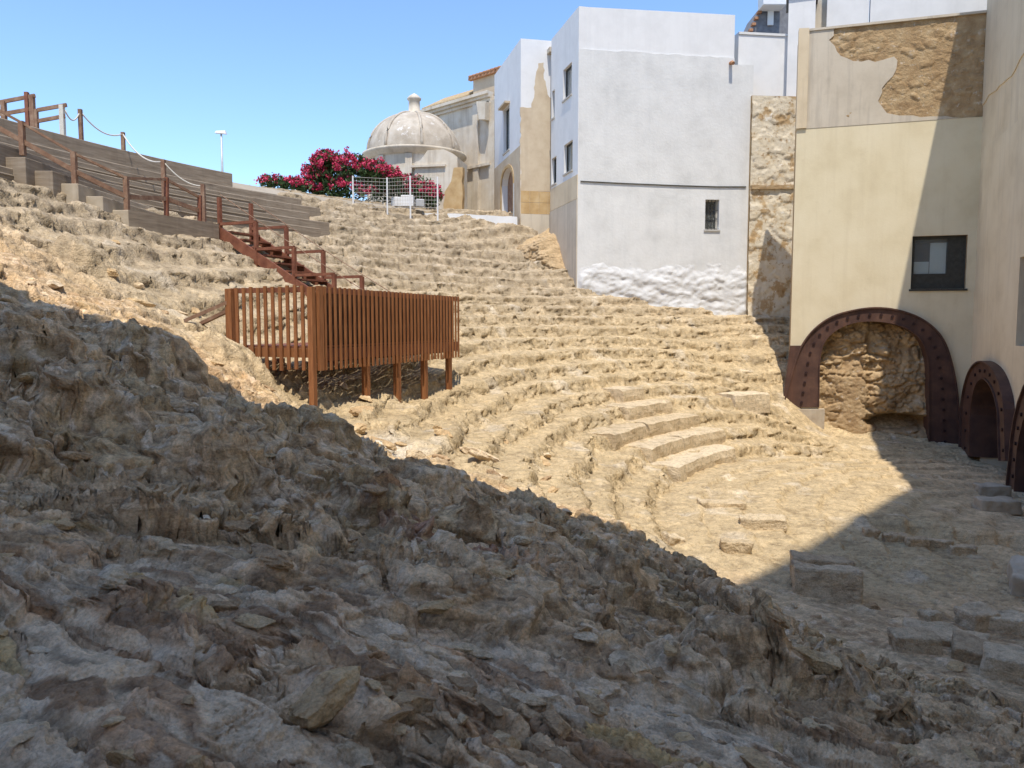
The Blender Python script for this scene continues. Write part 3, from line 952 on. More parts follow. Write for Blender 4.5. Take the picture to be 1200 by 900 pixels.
def arc_step(r0, r1, zb, zt, a0, a1, name, mat, parent, n=60):
    mb = MB()
    mb.lathe((CX, CY, 0), [(r0, zb), (r0, zt - 0.02), (r0 + 0.02, zt), (r1, zt), (r1, zb)], n, math.radians(a0), math.radians(a1))
    m = n + 1
    mb.f.append(tuple(k * m for k in range(5)))
    mb.f.append(tuple(k * m + n for k in range(5))[::-1])
    return fix_normals(mb.build(name, mat, parent))


for i in range(18, 23):
    r0 = R0 + TREAD * i
    arc_step(r0, r0 + TREAD - 0.004, Z0 + RISE * (i - 1.5), Z0 + RISE * (i + 1) + 0.02, 146.5 - (i % 2) * 1.5 - (i - 18) * 0.9, 186, 'step', M_CONC, ct)
    if i < 22:
        # thin board-marked nosing strip halfway up every riser
        arc_step(r0 - 0.02, r0 - 0.003, Z0 + RISE * i + 0.22, Z0 + RISE * i + 0.26, 149, 186, 'board_line', M_CONC, ct)
arc_step(R0 + TREAD * 23, R0 + TREAD * 23 + 0.3, 3.9, 5.32, 148, 186, 'parapet', M_CONC, ct, 70)


# ------------------------------------------------------------------ white buildings on the far rim
def window_part(parent, fr, u0, z0, u1, z1, depth=0.22, fmat=None, bars=0, sill=True, pane=True, fw=0.06, out=0.0, mull=False):
    fm = fmat or M_FRAME
    w = slab_obj('window', fm, parent, fr, rect(u0, z0, u1, z1), [rect(u0 + fw, z0 + fw, u1 - fw, z1 - fw)], out - depth - 0.03, out - depth + 0.03)
    if pane:
        slab_obj('pane', M_GLASS, w, fr, rect(u0 + fw - 0.005, z0 + fw - 0.005, u1 - fw + 0.005, z1 - fw + 0.005), [], out - depth - 0.015, out - depth - 0.003)
    if mull:
        um = (u0 + u1) / 2
        slab_obj('mullion', fm, w, fr, rect(um - 0.03, z0 + fw, um + 0.03, z1 - fw), [], out - depth - 0.02, out - depth + 0.025)
    for k in range(bars):
        uu = u0 + (u1 - u0) * (k + 1) / (bars + 1)
        MB().bar(fr.pt(uu, z0 + 0.01, out - 0.07), fr.pt(uu, z1 - 0.01, out - 0.07), 0.025, 0.025).build('bar', M_FRAME, w)
    if bars:
        for t in (0.3, 0.65):
            zz = z0 + (z1 - z0) * t
            MB().bar(fr.pt(u0 + 0.01, zz, out - 0.075), fr.pt(u1 - 0.01, zz, out - 0.075), 0.03, 0.012).build('bar', M_FRAME, w)
    if sill:
        slab_obj('sill', fm if fmat else M_FRAMEW, w, fr, rect(u0 - 0.05, z0 - 0.07, u1 + 0.05, z0 - 0.004), [], out - 0.1, out + 0.05)
    return w


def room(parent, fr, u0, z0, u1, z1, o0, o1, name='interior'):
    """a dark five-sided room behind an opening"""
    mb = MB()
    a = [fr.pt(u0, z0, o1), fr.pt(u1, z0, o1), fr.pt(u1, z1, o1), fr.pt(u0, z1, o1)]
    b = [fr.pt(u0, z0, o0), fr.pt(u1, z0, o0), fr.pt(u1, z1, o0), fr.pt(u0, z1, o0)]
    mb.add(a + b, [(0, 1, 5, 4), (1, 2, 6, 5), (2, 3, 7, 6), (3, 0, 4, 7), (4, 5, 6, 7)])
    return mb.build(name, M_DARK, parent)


A0 = at(676, 378, 31.2); A1 = at(876, 378, 31.95)
FA = Fr((A0.x, A0.y), (A1.x, A1.y))
wb = thing('white_building', (A0.x + 3, A0.y + 2, 0), 'tall whitewashed building with one barred window over the seating rows', 'building')
ZB = -2.5
zA = FA.uz(676, 7)[1]
uR = FA.uz(862, 17)[0]
ledge = [FA.uz(680, 57), FA.uz(760, 62), FA.uz(862, 68)]
ww = FA.uzs([(826, 269), (843, 269), (843, 234), (826, 234)])
wr = (ww[0][0], ww[0][1], ww[2][0], ww[2][1])
slab_obj('wall', M_WHITE, wb, FA, [(0, ZB), (FA.len, ZB), (FA.len, FA.uz(876, 76)[1]), (uR, FA.uz(862, 76)[1])] + jag([(uR, ledge[2][1]), ledge[1], (0, ledge[0][1])], 0.03, 0.25, 3)[0:], [rect(wr[0], wr[1], wr[2], wr[3])], -0.4, 0.0)
slab_obj('parapet', M_WHITE2, wb, FA, [(0, ledge[0][1] - 0.4), (uR, ledge[2][1] - 0.4), (uR, FA.uz(862, 17)[1]), (0, zA)], [], -0.42, -0.045)
window_part(wb, FA, wr[0], wr[1], wr[2], wr[3], 0.25, M_FRAMEW, bars=3)
room(wb, FA, wr[0] - 0.2, wr[1] - 0.2, wr[2] + 0.2, wr[3] + 0.2, -1.8, -0.41)
# cable line along the wall and the spout
cpts = [FA.pt(*FA.uz(px, py), 0.03) for px, py in ((680, 212.5), (730, 215), (790, 217.5), (840, 219), (874, 219))]
MB().tube(cpts, 0.022, 5).build('cable', M_FRAME, wb)
su, sz = FA.uz(856, 74)
MB().tube([FA.pt(su, sz, -0.1), FA.pt(su, sz - 0.02, 0.18), FA.pt(su, sz - 0.1, 0.3)], 0.07, 8).build('spout', M_TILE, wb)


def base_disp(u, z):
    zt = 1.9 + 0.55 * fbm(u * 0.7, u * 0.1 + 3, 3, 4) + 0.3 - 0.02 * u
    m = 1 - ss(zt - 0.5, zt + 0.6, z + 0.4 * fbm(u * 2, z * 2, 3, 9))
    f1, f2, c, a, b = worley(u * 0.8 + 0.5 * gnoise(u * 2, z * 2, 3), z * 2.3 + 0.5 * gnoise(u * 2 + 7, z * 2, 4), 12)
    e = ss(0.0, 0.4, f2 - f1)
    n = fbm(u * 1.6, z * 3.2, 6, 14, 0.6)
    d = 0.05 + 0.06 * c * (0.5 + 0.5 * e) + 0.10 * n + 0.08 * np.clip(1.0 - z, 0, 2.5)
    edge = ss(0, 0.25, u + 0.05) * ss(0, 0.2, FA.len + 0.02 - u)
    return (d * m) * edge - 0.05 * (1 - m * edge) + 0.02 * (m * edge)


rough_sheet('rough_footing', M_WHITE3, wb, FA, -0.03, FA.len + 0.0, ZB, 3.6, 0.05, base_disp)

# left flank of the tall white building
dA = Vector((-0.253, 1, 0)).normalized()
FL = Fr((A0.x, A0.y), (A0.x + dA.x * 3.66, A0.y + dA.y * 3.66))
wins = [[(660, 117), (670, 111), (670, 74), (660, 81)], [(645, 141), (650, 137), (650, 105), (645, 109)], [(661, 205), (671, 198), (671, 164), (661, 170)], [(645, 219), (652, 213), (652, 183), (645, 187)]]
wrs = []
for w4 in wins:
    q = FL.uzs(w4)
    us = [a for a, b in q]; zs_ = [b for a, b in q]
    us = [max(u, 0.2) for u in us]
    ul, ur_ = (sum(sorted(us)[:2]) / 2, min(sum(sorted(us)[2:]) / 2, FL.len - 0.12))
    wrs.append((ul, (q[0][1] + q[1][1]) / 2, ur_, (q[2][1] + q[3][1]) / 2))
zband = FL.uz(676, 205)[1]; zline = FL.uz(676, 233)[1]
slab_obj('flank_wall', M_WHITE2, wb, FL, rect(-0.003, ZB, FL.len, zA), [rect(*w) for w in wrs], -0.4, 0.0)
slab_obj('flank_band', M_BEIGE, wb, FL, rect(0.0, zline, FL.len, zband), [], -0.05, 0.03)
slab_obj('flank_plinth', M_GREYR, wb, FL, rect(0.0, ZB, FL.len, zline - 0.03), [], -0.05, 0.05)
for w in wrs:
    window_part(wb, FL, *w, 0.15)
    room(wb, FL, w[0] - 0.1, w[1] - 0.1, w[2] + 0.1, w[3] + 0.1, -1.2, -0.41)
# body behind
c0 = FA.pt(0, 0, -0.42); c1 = FA.pt(uR, 0, -0.42); c2 = FL.pt(FL.len, 0, -0.3)
MB().add([(c0.x + 0.4, c0.y, zA - 0.6), (c1.x, c1.y, zA - 0.6), (c1.x, c1.y + 9, zA - 0.6), (c2.x, c2.y + 6, zA - 0.6), (c2.x + 0.3, c2.y, zA - 0.6)], [(0, 1, 2, 3, 4)]).build('roof', M_GREYR, wb)
FRt = Fr((c1.x + 0.0, c1.y), (c1.x + 0.5, c1.y + 9))
MB().box((c1.x - 0.12, c1.y + 4.5, (zA + ZB) / 2 - 0.2), (0.3, 8.9, zA - ZB - 0.4)).build('right_wall', M_WHITE2, wb)

# white section behind, right of the tall building
D0 = at(858, 378, 32.5); D1 = at(960, 378, 33.0)
FD = Fr((D0.x, D0.y), (D1.x, D1.y))
wlow = thing('white_annex', (D0.x + 1, D0.y + 1, 0), 'lower plain white wall between the tall white and the yellow building', 'building')
slab_obj('wall', M_WHITE2, wlow, FD, rect(0, ZB, FD.len, FD.uz(862, 40)[1]), [], -0.5, 0.0)
slab_obj('coping', M_WHITE, wlow, FD, rect(0, FD.uz(862, 40)[1] + 0.003, FD.len, FD.uz(862, 38)[1] + 0.03), [], -0.55, 0.04)
MB().tube([FD.pt(*FD.uz(878, 78), 0.03), FD.pt(*FD.uz(879, 112), 0.03)], 0.02, 5).build('cable', M_FRAME, wlow)

# patched wall between white and yellow
P0 = at(875, 378, 31.8); P1 = at(938, 378, 32.0)
FP = Fr((P0.x, P0.y), (P1.x, P1.y))
pw = thing('patched_wall', (P0.x + 1, P0.y, 0), 'narrow wall of flaking cream render over brown masonry beside the yellow building', 'wall')
zpt = FP.uz(900, 112)[1]


def patch_disp(u, z):
    n = fbm(u * 1.2, z * 1.2, 4, 71)
    flake = ss(0.02, 0.10, n + 0.05)
    return 0.02 + 0.04 * flake + 0.02 * fbm(u * 6, z * 6, 3, 72) + 0.05 * ss(2.2, 0.5, z) * fbm(u * 2.5, z * 3, 4, 73) + 0.06 * ss(1.3, 0.2, z)


slab_obj('core', M_MASON, pw, FP, rect(0, ZB, FP.len, zpt), [], -0.4, -0.03)
rough_sheet('face', M_PATCH, pw, FP, 0.0, FP.len, ZB, zpt - 0.02, 0.05, patch_disp)
lz = FP.uz(900, 218)[1]
slab_obj('ledge_course', M_MASON, pw, FP, jag([(0.02, lz), (FP.len, lz + 0.06)], 0.02, 0.15, 8) + [(FP.len, lz - 0.1), (0.02, lz - 0.15)], [], 0.0, 0.13)

# second white building with the beige lower front
B0 = at(610, 378, 34.95); B1 = at(652, 378, 35.3)
FB = Fr((B0.x, B0.y), (B1.x, B1.y))
wb2 = thing('white_building', (B0.x + 1, B0.y + 2, 5), 'narrow white building with worn beige lower front and an arched side door', 'building')
zB = FB.uz(610, 45)[1]
zo = FB.uz(627, 224)[1]
slab_obj('wall', M_WHITE2, wb2, FB, rect(0, ZB, FB.len, zB), [], -0.4, 0.0)
slab_obj('worn_render', M_BUFF, wb2, FB, jag(FB.uzs([(610, 224), (610, 126), (622, 126), (626, 108), (629, 85), (631, 74), (637, 74), (638, 92), (642, 110), (650, 120), (650, 224)]), 0.04, 0.15, 5), [], -0.05, 0.012)
zb_ = FB.uz(627, 251)[1]
nb = 4
for r_i in range(2):
    for k in range(nb):
        u0 = FB.len * k / nb + 0.006; u1 = FB.len * (k + 1) / nb - 0.006
        z0 = zb_ + (zo - zb_) * r_i / 2 + 0.006; z1 = zb_ + (zo - zb_) * (r_i + 1) / 2 - 0.006
        slab_obj('ochre_block', M_OCHRE, wb2, FB, rect(u0, z0, u1, z1), [], -0.05, 0.03)
slab_obj('footing', M_GREYR, wb2, FB, rect(0, ZB, FB.len, zb_ - 0.01), [], -0.05, 0.06)
FBL = Fr((B0.x, B0.y), (B0.x + dA.x * 5.2, B0.y + dA.y * 5.2))
zlow = [FBL.uz(608, 172)[1], FBL.uz(583, 200)[1]]
ad = FBL.uzs([(588, 250), (588, 218), (588.8, 210), (590.5, 203), (593, 198.5), (596, 196.5), (598.8, 198), (600.8, 202), (601.8, 208), (602, 215), (602, 250)])
wn_ = FBL.uzs([(590, 183), (597, 172), (597, 124), (590, 128)])
wnr = (min(a for a, b in wn_), (wn_[0][1] + wn_[1][1]) / 2, max(a for a, b in wn_), (wn_[2][1] + wn_[3][1]) / 2)
slab_obj('flank_wall', M_WHITE2, wb2, FBL, rect(-0.003, ZB, FBL.len, zB), [ad, rect(*wnr)], -0.4, 0.0)
slab_obj('flank_render', M_BUFF, wb2, FBL, [(0, ZB), (FBL.len, ZB), (FBL.len, zlow[1] + 0.2), (0, zlow[0])], [ad], -0.02, 0.025)
dr = slab_obj('door', M_WOODG, wb2, FBL, ad, [], -0.36, -0.3)
slab_obj('door_surround', M_OCHRE, wb2, FBL, [(a + (0.14 if a > sum(q[0] for q in ad) / len(ad) else -0.14), b + (0.14 if b > ad[1][1] - 0.3 else 0)) for a, b in ad], [ad], 0.0, 0.05)
window_part(wb2, FBL, *wnr, 0.18, mull=True)
room(wb2, FBL, wnr[0] - 0.1, wnr[1] - 0.1, wnr[2] + 0.1, wnr[3] + 0.1, -1.2, -0.41)
hu, hz = FBL.uz(600, 124)
slab_obj('window_hood', M_BUFF, wb2, FBL, rect(wnr[0] - 0.1, wnr[3] + 0.03, wnr[2] + 0.1, wnr[3] + 0.12), [], 0.0, 0.25)
MB().box((B0.x + 2.6, B0.y + 4, zB - 0.5), (4.6, 7.4, 0.2), math.radians(14)).build('roof', M_GREYR, wb2)
MB().tube([FBL.pt(*FBL.uz(605, 260), 0.12), FBL.pt(*FBL.uz(605, 215), 0.12)], 0.03, 6).build('drainpipe', M_GREYM, wb2)

# ------------------------------------------------------------------ church and domed chapel
Q1 = at(582, 378, 41.0); Q0 = at(496, 378, 45.2)
FC = Fr((Q0.x, Q0.y), (Q1.x, Q1.y))
ch = thing('church', (Q1.x - 1.5, Q1.y + 2, 5.2), 'weathered cream church with cornice and tiled roof behind the domed chapel', 'church')
zc = FC.uz(560, 118)[1]
slab_obj('wall', M_CHURCH, ch, FC, rect(0, 4.5, FC.len, zc), [], -0.6, 0.0)
for k, (dz, ot) in enumerate(((0.0, 0.12), (0.16, 0.26), (0.3, 0.4))):
    slab_obj('cornice', M_CHURCH, ch, FC, rect(-0.2, zc - 0.2 + dz, FC.len - 0.3, zc - 0.2 + dz + 0.15), [], -0.1, ot)
for px in (559, 578):
    u, z = FC.uz(px, 180)
    slab_obj('pilaster', M_CHURCH, ch, FC, rect(u - 0.2, 4.6, u + 0.2, zc - 0.22), [], -0.02, 0.14)
slab_obj('string_course', M_CHURCH, ch, FC, rect(FC.uz(549, 196)[0], FC.uz(560, 197)[1], FC.len - 0.3, FC.uz(560, 194)[1]), [], -0.02, 0.2)
u0 = FC.uz(549, 100)[0]
zu = FC.uz(575, 84)[1]
slab_obj('upper_block', M_BUFF, ch, FC, rect(u0, zc + 0.27, FC.len, zu), [], -5, -0.35)


def tiled_roof(parent, fr, u0, u1, z, rise, run, o_front, mat, pitch=0.26, along=True):
    """rows of half-round tiles running up a slope"""
    n = max(2, int((u1 - u0) / pitch))
    rf = slab_obj('roof', mat, parent, fr, [(u0, z - 0.12), (u1, z - 0.12), (u1, z), (u0, z)], [], o_front - 0.2, o_front + 0.02)
    mb = MB()
    a, b = fr.pt(u0, z, o_front), fr.pt(u1, z, o_front)
    c, d = fr.pt(u1, z + rise, o_front - run), fr.pt(u0, z + rise, o_front - run)
    mb.add([a, b, c, d], [(0, 1, 2, 3)]).build('roof_deck', mat, rf)
    for k in range(n):
        uu = u0 + (k + 0.5) * (u1 - u0) / n
        MB().tube([fr.pt(uu, z + 0.03, o_front + 0.06), fr.pt(uu, z + rise + 0.03, o_front - run)], pitch * 0.33, 6).build('tile_row', mat, rf, True)
    return rf


tiled_roof(ch, FC, u0 - 0.2, FC.len + 0.2, zu + 0.1, 1.1, 3.0, -0.18, M_TILE)
tiled_roof(ch, FC, 0.2, u0 - 0.25, zc + 0.3, 0.95, 1.7, 0.1, M_TILEO)
slab_obj('gable_bracket', M_CHURCH, ch, FC, FC.uzs([(569, 142), (576, 142), (577, 121), (566, 121)]), [], 0.0, 0.5)

DC = at(488, 378, 41.0)
dm = thing('domed_chapel', (DC.x, DC.y, 5.2), 'small round chapel with weathered dome and little lantern beside the church', 'chapel')
r = 2.5
zsp = at(488, 183, 41).z
MB().lathe((DC.x, DC.y, 0), [(r - 0.12, 4.6), (r - 0.12, zsp - 0.35)], 48).build('drum', M_CHURCH, dm, True)
MB().lathe((DC.x, DC.y, 0), [(r - 0.12, zsp - 0.36), (r + 0.02, zsp - 0.3), (r + 0.05, zsp - 0.2), (r + 0.2, zsp - 0.12), (r + 0.22, zsp), (r - 0.05, zsp + 0.06)], 48).build('cornice', M_CHURCH, dm, True)
prof = []
for k in range(15):
    a = math.radians(90 * k / 14)
    prof.append((max((r - 0.1) * math.cos(a), 0.02), zsp + 0.05 + 2.12 * math.sin(a)))
dome = MB().lathe((DC.x, DC.y, 0), prof, 48).build('dome', M_DOME, dm, True)
for k in range(8):
    a = 2 * math.pi * (k + 0.35) / 8
    pts = [(DC.x + (rr + 0.03) * math.cos(a), DC.y + (rr + 0.03) * math.sin(a), zz) for rr, zz in prof[:-1]]
    MB().tube(pts, 0.075, 5).build('rib', M_DOME, dome, True)
for k in range(10):
    a = 2 * math.pi * (k + 0.5) / 10
    MB().box((DC.x + (r - 0.1) * math.cos(a), DC.y + (r - 0.1) * math.sin(a), (4.7 + zsp - 0.36) / 2), (0.16, 0.34, zsp - 0.37 - 4.7), a).build('pilaster', M_CHURCH, dm)
zt = zsp + 2.1
MB().lathe((DC.x, DC.y, 0), [(0.42, zt - 0.1), (0.42, zt + 0.12), (0.3, zt + 0.16), (0.29, zt + 0.72), (0.36, zt + 0.76), (0.37, zt + 0.84), (0.22, zt + 0.98), (0.02, zt + 1.1)], 16).build('lantern', M_CHURCH, dm, True)
# scrolled buttress in front of the drum
FS = Fr((at(486, 378, 38.4).x, 38.4), (at(536, 378, 38.0).x, 38.0))
slab_obj('buttress', M_CHURCH, dm, FS, FS.uzs([(486, 262), (486, 190), (492, 188), (497, 182), (501, 176), (520, 175), (531, 180), (536, 184), (536, 262)]), [], -2.0, 0.0)
slab_obj('stone_niche', M_OCHRE, dm, FS, jag(FS.uzs([(521, 262), (521, 225), (530, 212), (533, 198), (542, 197), (542, 262)]), 0.05, 0.3, 4), [], -0.3, 0.1)
slab_obj('buttress_cap', M_CHURCH, dm, FS, rect(-0.1, FS.uz(500, 196)[1], FS.len * 0.75, FS.uz(500, 193.5)[1]), [], -0.2, 0.12)

# white low wall on the rim
K0 = at(494, 256, 35.2); K1 = at(606, 262, 34.6)
FK = Fr((K0.x, K0.y), (K1.x, K1.y))
lw = slab_obj('low_wall', M_WHITE2, None, FK, jag(FK.uzs([(494, 250), (530, 250.5), (560, 252), (606, 254)]), 0.03, 0.3, 6) + FK.uzs([(606, 300), (494, 290)]), [], -0.4, 0.0)
tag(lw, 'low whitewashed wall on the rim below the church', 'wall')
for k, (px, py, s, c_) in enumerate([(478, 247, 0.5, M_WHITE2), (492, 247, 0.34, M_GREYM), (466, 244, 0.42, M_WHITE2)]):
    p = at(px, py, 34.9)
    o = MB().box((p.x, p.y, 5.15 + s / 2), (s * 1.1, s, s), 0.3 * k).build('crate', c_, None, bevel=0.03)
    tag(o, ['white crate under the middle of the wire fence', 'small grey metal crate by the white low wall', 'white crate under the left of the wire fence'][k], 'crate')

# rubble bank under the white flank
FE = Fr((at(588, 378, 33.6).x, 33.6), (at(690, 378, 31.0).x, 31.0))


def bank_disp(u, z):
    top = np.interp(u, [0, 0.8, 1.7, 2.4, 3.2, FE.len], [3.7, 4.0, 3.9, 3.2, 2.2, 1.5]) + 0.25 * fbm(u * 1.5, u * 0.3, 3, 41)
    f1, f2, c, a, b = worley(u * 3.2 + 0.3 * gnoise(u * 3, z * 3, 46), z * 4.5, 44)
    g1, g2, c2, a, b = worley(u * 8, z * 11, 45)
    return 0.22 * fbm(u * 1.4, z * 1.6, 5, 42) + 0.16 * c * ss(0.0, 0.2, f2 - f1) + 0.06 * c2 * ss(0, .2, g2 - g1) - 2.6 * ss(top - 0.9, top + 0.4, z) - 0.15


rb = rough_sheet('rubble_bank', M_BANK, None, FE, 0, FE.len, 0.4, 4.6, 0.03, bank_disp)
tag(rb, 'eroded brown rubble bank under the flank of the tall white building', 'rubble bank')

def smooth_line(pts, n=4):
    out = []
    for i in range(len(pts) - 1):
        p0 = pts[max(i - 1, 0)]; p1 = pts[i]; p2 = pts[i + 1]; p3 = pts[min(i + 2, len(pts) - 1)]
        if i == 0 or i == len(pts) - 2:
            out.append(p1)
            continue
        for k in range(n):
            t = k / n
            out.append(tuple(0.5 * (2 * p1[c] + (p2[c] - p0[c]) * t + (2 * p0[c] - 5 * p1[c] + 4 * p2[c] - p3[c]) * t * t + (3 * p1[c] - p0[c] - 3 * p2[c] + p3[c]) * t ** 3) for c in (0, 1)))
    return out + [pts[-1]]


# ------------------------------------------------------------------ yellow building with the big arch
YL = at(927, 378, 27.7); YR = at(1140, 378, 26.0)
FY = Fr((YL.x, YL.y), (YR.x, YR.y))
yb = thing('yellow_building', (YL.x + 2, YL.y + 2, -3.5), 'pale yellow building with peeling grey upper render and a wide steel arch', 'building')
ZF = -5.0
zyt = FY.uz(937, 38)[1]
zyl = FY.uz(930, 152)[1]
ARCH1_OUT = [(918, 477), (925, 452), (933, 424), (941, 404), (955, 386), (975, 372), (1000, 364.5), (1025, 361.5), (1050, 364), (1075, 372.5), (1094, 386), (1106, 403), (1114, 428), (1120, 462), (1125, 512)]
ARCH1_OUT[-1] = (1126, 535)
ARCH1_IN = [(1089, 535), (1088.5, 470), (1088, 430), (1085, 410), (1077, 395), (1062, 384), (1044, 378), (1022, 375.5), (998, 378), (978, 387), (965, 401), (960, 420), (959, 450), (958.5, 477)]
a_out = smooth_line(FY.uzs(ARCH1_OUT)); a_in = smooth_line(FY.uzs(ARCH1_IN))
hole = [(a_in[0][0], ZF + 0.4)] + a_in + [(a_in[-1][0], ZF + 0.4)]
wy = FY.uzs([(1067, 339), (1132, 338), (1134, 275), (1067, 277)])
wyr = (wy[0][0], (wy[0][1] + wy[1][1]) / 2, (wy[1][0] + wy[2][0]) / 2, (wy[2][1] + wy[3][1]) / 2)
slab_obj('masonry_wall', M_MASON, yb, FY, rect(0.02, ZF, FY.len + 0.3, zyt), [hole, rect(*wyr)], -1.4, -0.03)
slab_obj('lower_render', M_YELL, yb, FY, [(0, ZF), (FY.len, ZF), (FY.len, zyl), (0, zyl)], [[(u, max(z, ZF + 0.4)) for u, z in hole], rect(*wyr)], -0.06, 0.0)
ur = [(0.0, zyl + 0.003), (FY.len, zyl + 0.003)] + jag(FY.uzs([(1144, 138), (1110, 137), (1080, 137), (1055, 136), (1038, 131), (1029, 117), (1035, 103), (1046, 88), (1053, 72), (1048, 66), (1035, 70), (1008, 73), (992, 69), (981, 60), (973, 48), (977, 42)]), 0.05, 0.2, 12) + [(FY.uz(977, 40)[0], zyt), (0.0, zyt)]
ur = [(min(u, FY.len), max(z, zyl + 0.003)) for u, z in ur]
ur = [p for i, p in enumerate(ur) if i == 0 or math.hypot(p[0] - ur[i - 1][0], p[1] - ur[i - 1][1]) > 0.01]
slab_obj('upper_render', M_GREYR, yb, FY, ur, [], -0.06, 0.012)


def mason_disp(u, z):
    f1, f2, c, a, b = worley(u * 2.1 + 0.25 * gnoise(u * 2, z * 2, 31), z * 3.6, 32)
    e = ss(0.02, 0.22, f2 - f1)
    m = ss(0, 0.15, zyt - 0.05 - z) * ss(0, 0.15, z - zyl - 0.1)
    return -0.05 + (0.045 * c * e + 0.03 * fbm(u * 5, z * 5, 4, 33)) * m + 0.01


rough_sheet('exposed_masonry', M_MASON, yb, FY, FY.uz(970, 60)[0], FY.len, zyl + 0.02, zyt - 0.01, 0.045, mason_disp)
slab_obj('corner_strip', M_BEIGE, yb, FY, [(-0.02, zyl + 0.02), (0.32, zyl + 0.02), (0.32, zyt + 0.1), (-0.02, zyt + 0.12)], [], -0.3, 0.07)
slab_obj('coping', M_GREYR, yb, FY, rect(0.33, zyt + 0.003, FY.len, zyt + 0.08), [], -0.5, 0.05)
win = window_part(yb, FY, *wyr, 0.2, M_FRAME, sill=True, pane=True, fw=0.1)
um = wyr[0] + (wyr[2] - wyr[0]) * 0.36
zl_ = wyr[1] + (wyr[3] - wyr[1]) * 0.18
slab_obj('transom', M_FRAME, win, FY, rect(wyr[0] + 0.1, zl_ + 0.14, wyr[2] - 0.1, zl_ + 0.2), [], -0.225, -0.165)
slab_obj('mullion', M_FRAME, win, FY, rect(wyr[0] + (wyr[2] - wyr[0]) * 0.66, zl_ + 0.2, wyr[0] + (wyr[2] - wyr[0]) * 0.72, wyr[3] - 0.1), [], -0.225, -0.165)
slab_obj('lower_panel', M_FRAME, win, FY, rect(wyr[0] + 0.1, wyr[1] + 0.1, wyr[2] - 0.1, zl_ + 0.14), [], -0.215, -0.18)
slab_obj('side_panel', M_FRAME, win, FY, rect(wyr[0] + (wyr[2] - wyr[0]) * 0.72, zl_ + 0.2, wyr[2] - 0.1, wyr[3] - 0.1), [], -0.215, -0.18)
slab_obj('inner_blind', M_BLIND, win, FY, rect(um, zl_ + 0.2, wyr[0] + (wyr[2] - wyr[0]) * 0.655, wyr[3] - 0.22), [], -0.27, -0.25)  # pale panel, lightened to carry the pane's bright reflection
slab_obj('pane_reflection', M_BLIND, win, FY, rect(wyr[0] + 0.12, zl_ + 0.2, um - 0.02, zl_ + 0.62), [], -0.32, -0.27)  # pale board put in for the bright reflection low in the pane
room(yb, FY, wyr[0] - 0.4, wyr[1] - 0.3, wyr[2] + 0.15, wyr[3] + 0.3, -3.2, -1.41)
# unseen back and roof, kept low to limit the shadow on the patched wall
bk = Vector((0.40, 1, 0)).normalized()
e0 = FY.pt(0.1, 0, -1.41); e1 = FY.pt(FY.len + 0.3, 0, -1.41)
f0 = e0 + bk * 6; f1_ = e1 + bk * 6
MB().add([(e0.x, e0.y, ZF), (f0.x, f0.y, ZF), (f0.x, f0.y, 3.0), (e0.x, e0.y, 3.0)], [(0, 1, 2, 3)]).build('side_wall', M_BEIGE, yb)
MB().add([(e0.x, e0.y, 2.98), (e1.x, e1.y, 2.98), (f1_.x, f1_.y, 2.98), (f0.x, f0.y, 2.98)], [(0, 1, 2, 3)]).build('roof', M_GREYR, yb)


def steel_arch(name, label, fr, outer, inner, out, th, lining, nb, side=None):
    t = thing(name, fr.pt((outer[0][0] + outer[-1][0]) / 2, min(outer[0][1], outer[-1][1]), 0), label, 'arch', 'steel arch frames')
    slab_obj('plate', M_STEEL, t, fr, outer + inner, [], out, out + th)
    # flange round the outer edge
    cu = sum(p[0] for p in inner) / len(inner); cz = min(p[1] for p in inner) + 0.6

    def offs(pts, d):
        res = []
        for i, p in enumerate(pts):
            a = pts[max(i - 1, 0)]; b = pts[min(i + 1, len(pts) - 1)]
            tx, tz = b[0] - a[0], b[1] - a[1]
            l = math.hypot(tx, tz); nx, nz = -tz / l, tx / l
            if nx * (p[0] - cu) + nz * (p[1] - cz) < 0: nx, nz = -nx, -nz
            res.append((p[0] + nx * d, p[1] + nz * d))
        return res
    slab_obj('outer_flange', M_STEEL, t, fr, offs(outer, 0.002) + offs(outer, 0.05)[::-1], [], out - 0.05, out + th + 0.07)
    inr = inner[::-1]
    slab_obj('lining', M_STEEL, t, fr, offs(inr, -0.035) + offs(inr, -0.002)[::-1], [], out - lining, out + th + 0.05)
    # bolts halfway between the two edges
    def resample(pts, n):
        L = [0]
        for i in range(1, len(pts)): L.append(L[-1] + math.hypot(pts[i][0] - pts[i - 1][0], pts[i][1] - pts[i - 1][1]))
        res = []
        for k in range(n):
            s = L[-1] * (k + 0.5) / n
            i = max(j for j in range(len(L)) if L[j] <= s); i = min(i, len(pts) - 2)
            tt = (s - L[i]) / max(L[i + 1] - L[i], 1e-6)
            res.append((pts[i][0] + (pts[i + 1][0] - pts[i][0]) * tt, pts[i][1] + (pts[i + 1][1] - pts[i][1]) * tt))
        return res
    me = None
    for a, b in zip(resample(outer, nb), resample(inr, nb)):
        u, z = a[0] * 0.5 + b[0] * 0.5, a[1] * 0.5 + b[1] * 0.5
        c = fr.pt(u, z, out + th)
        if me is None:
            mb_ = MB().tube([Vector((0, 0, 0)), fr.n * 0.045], 0.05, 8)
            me = bpy.data.meshes.new('bolt'); me.from_pydata(mb_.v, [], mb_.f); me.materials.append(M_BOLT)
        link_mesh('bolt', me, None, t, c)
    if side:
        slab_obj('side_plate', M_STEEL, t, fr, side, [], out - 0.1, out + th - 0.02)
    return t


steel_arch('steel_arch', 'wide maroon riveted steel arch in the pale yellow wall', FY, a_out, a_in, 0.02, 0.07, 0.75, 30, FY.uzs([(916, 477), (917, 477), (932, 424), (939, 405), (926, 405)]))
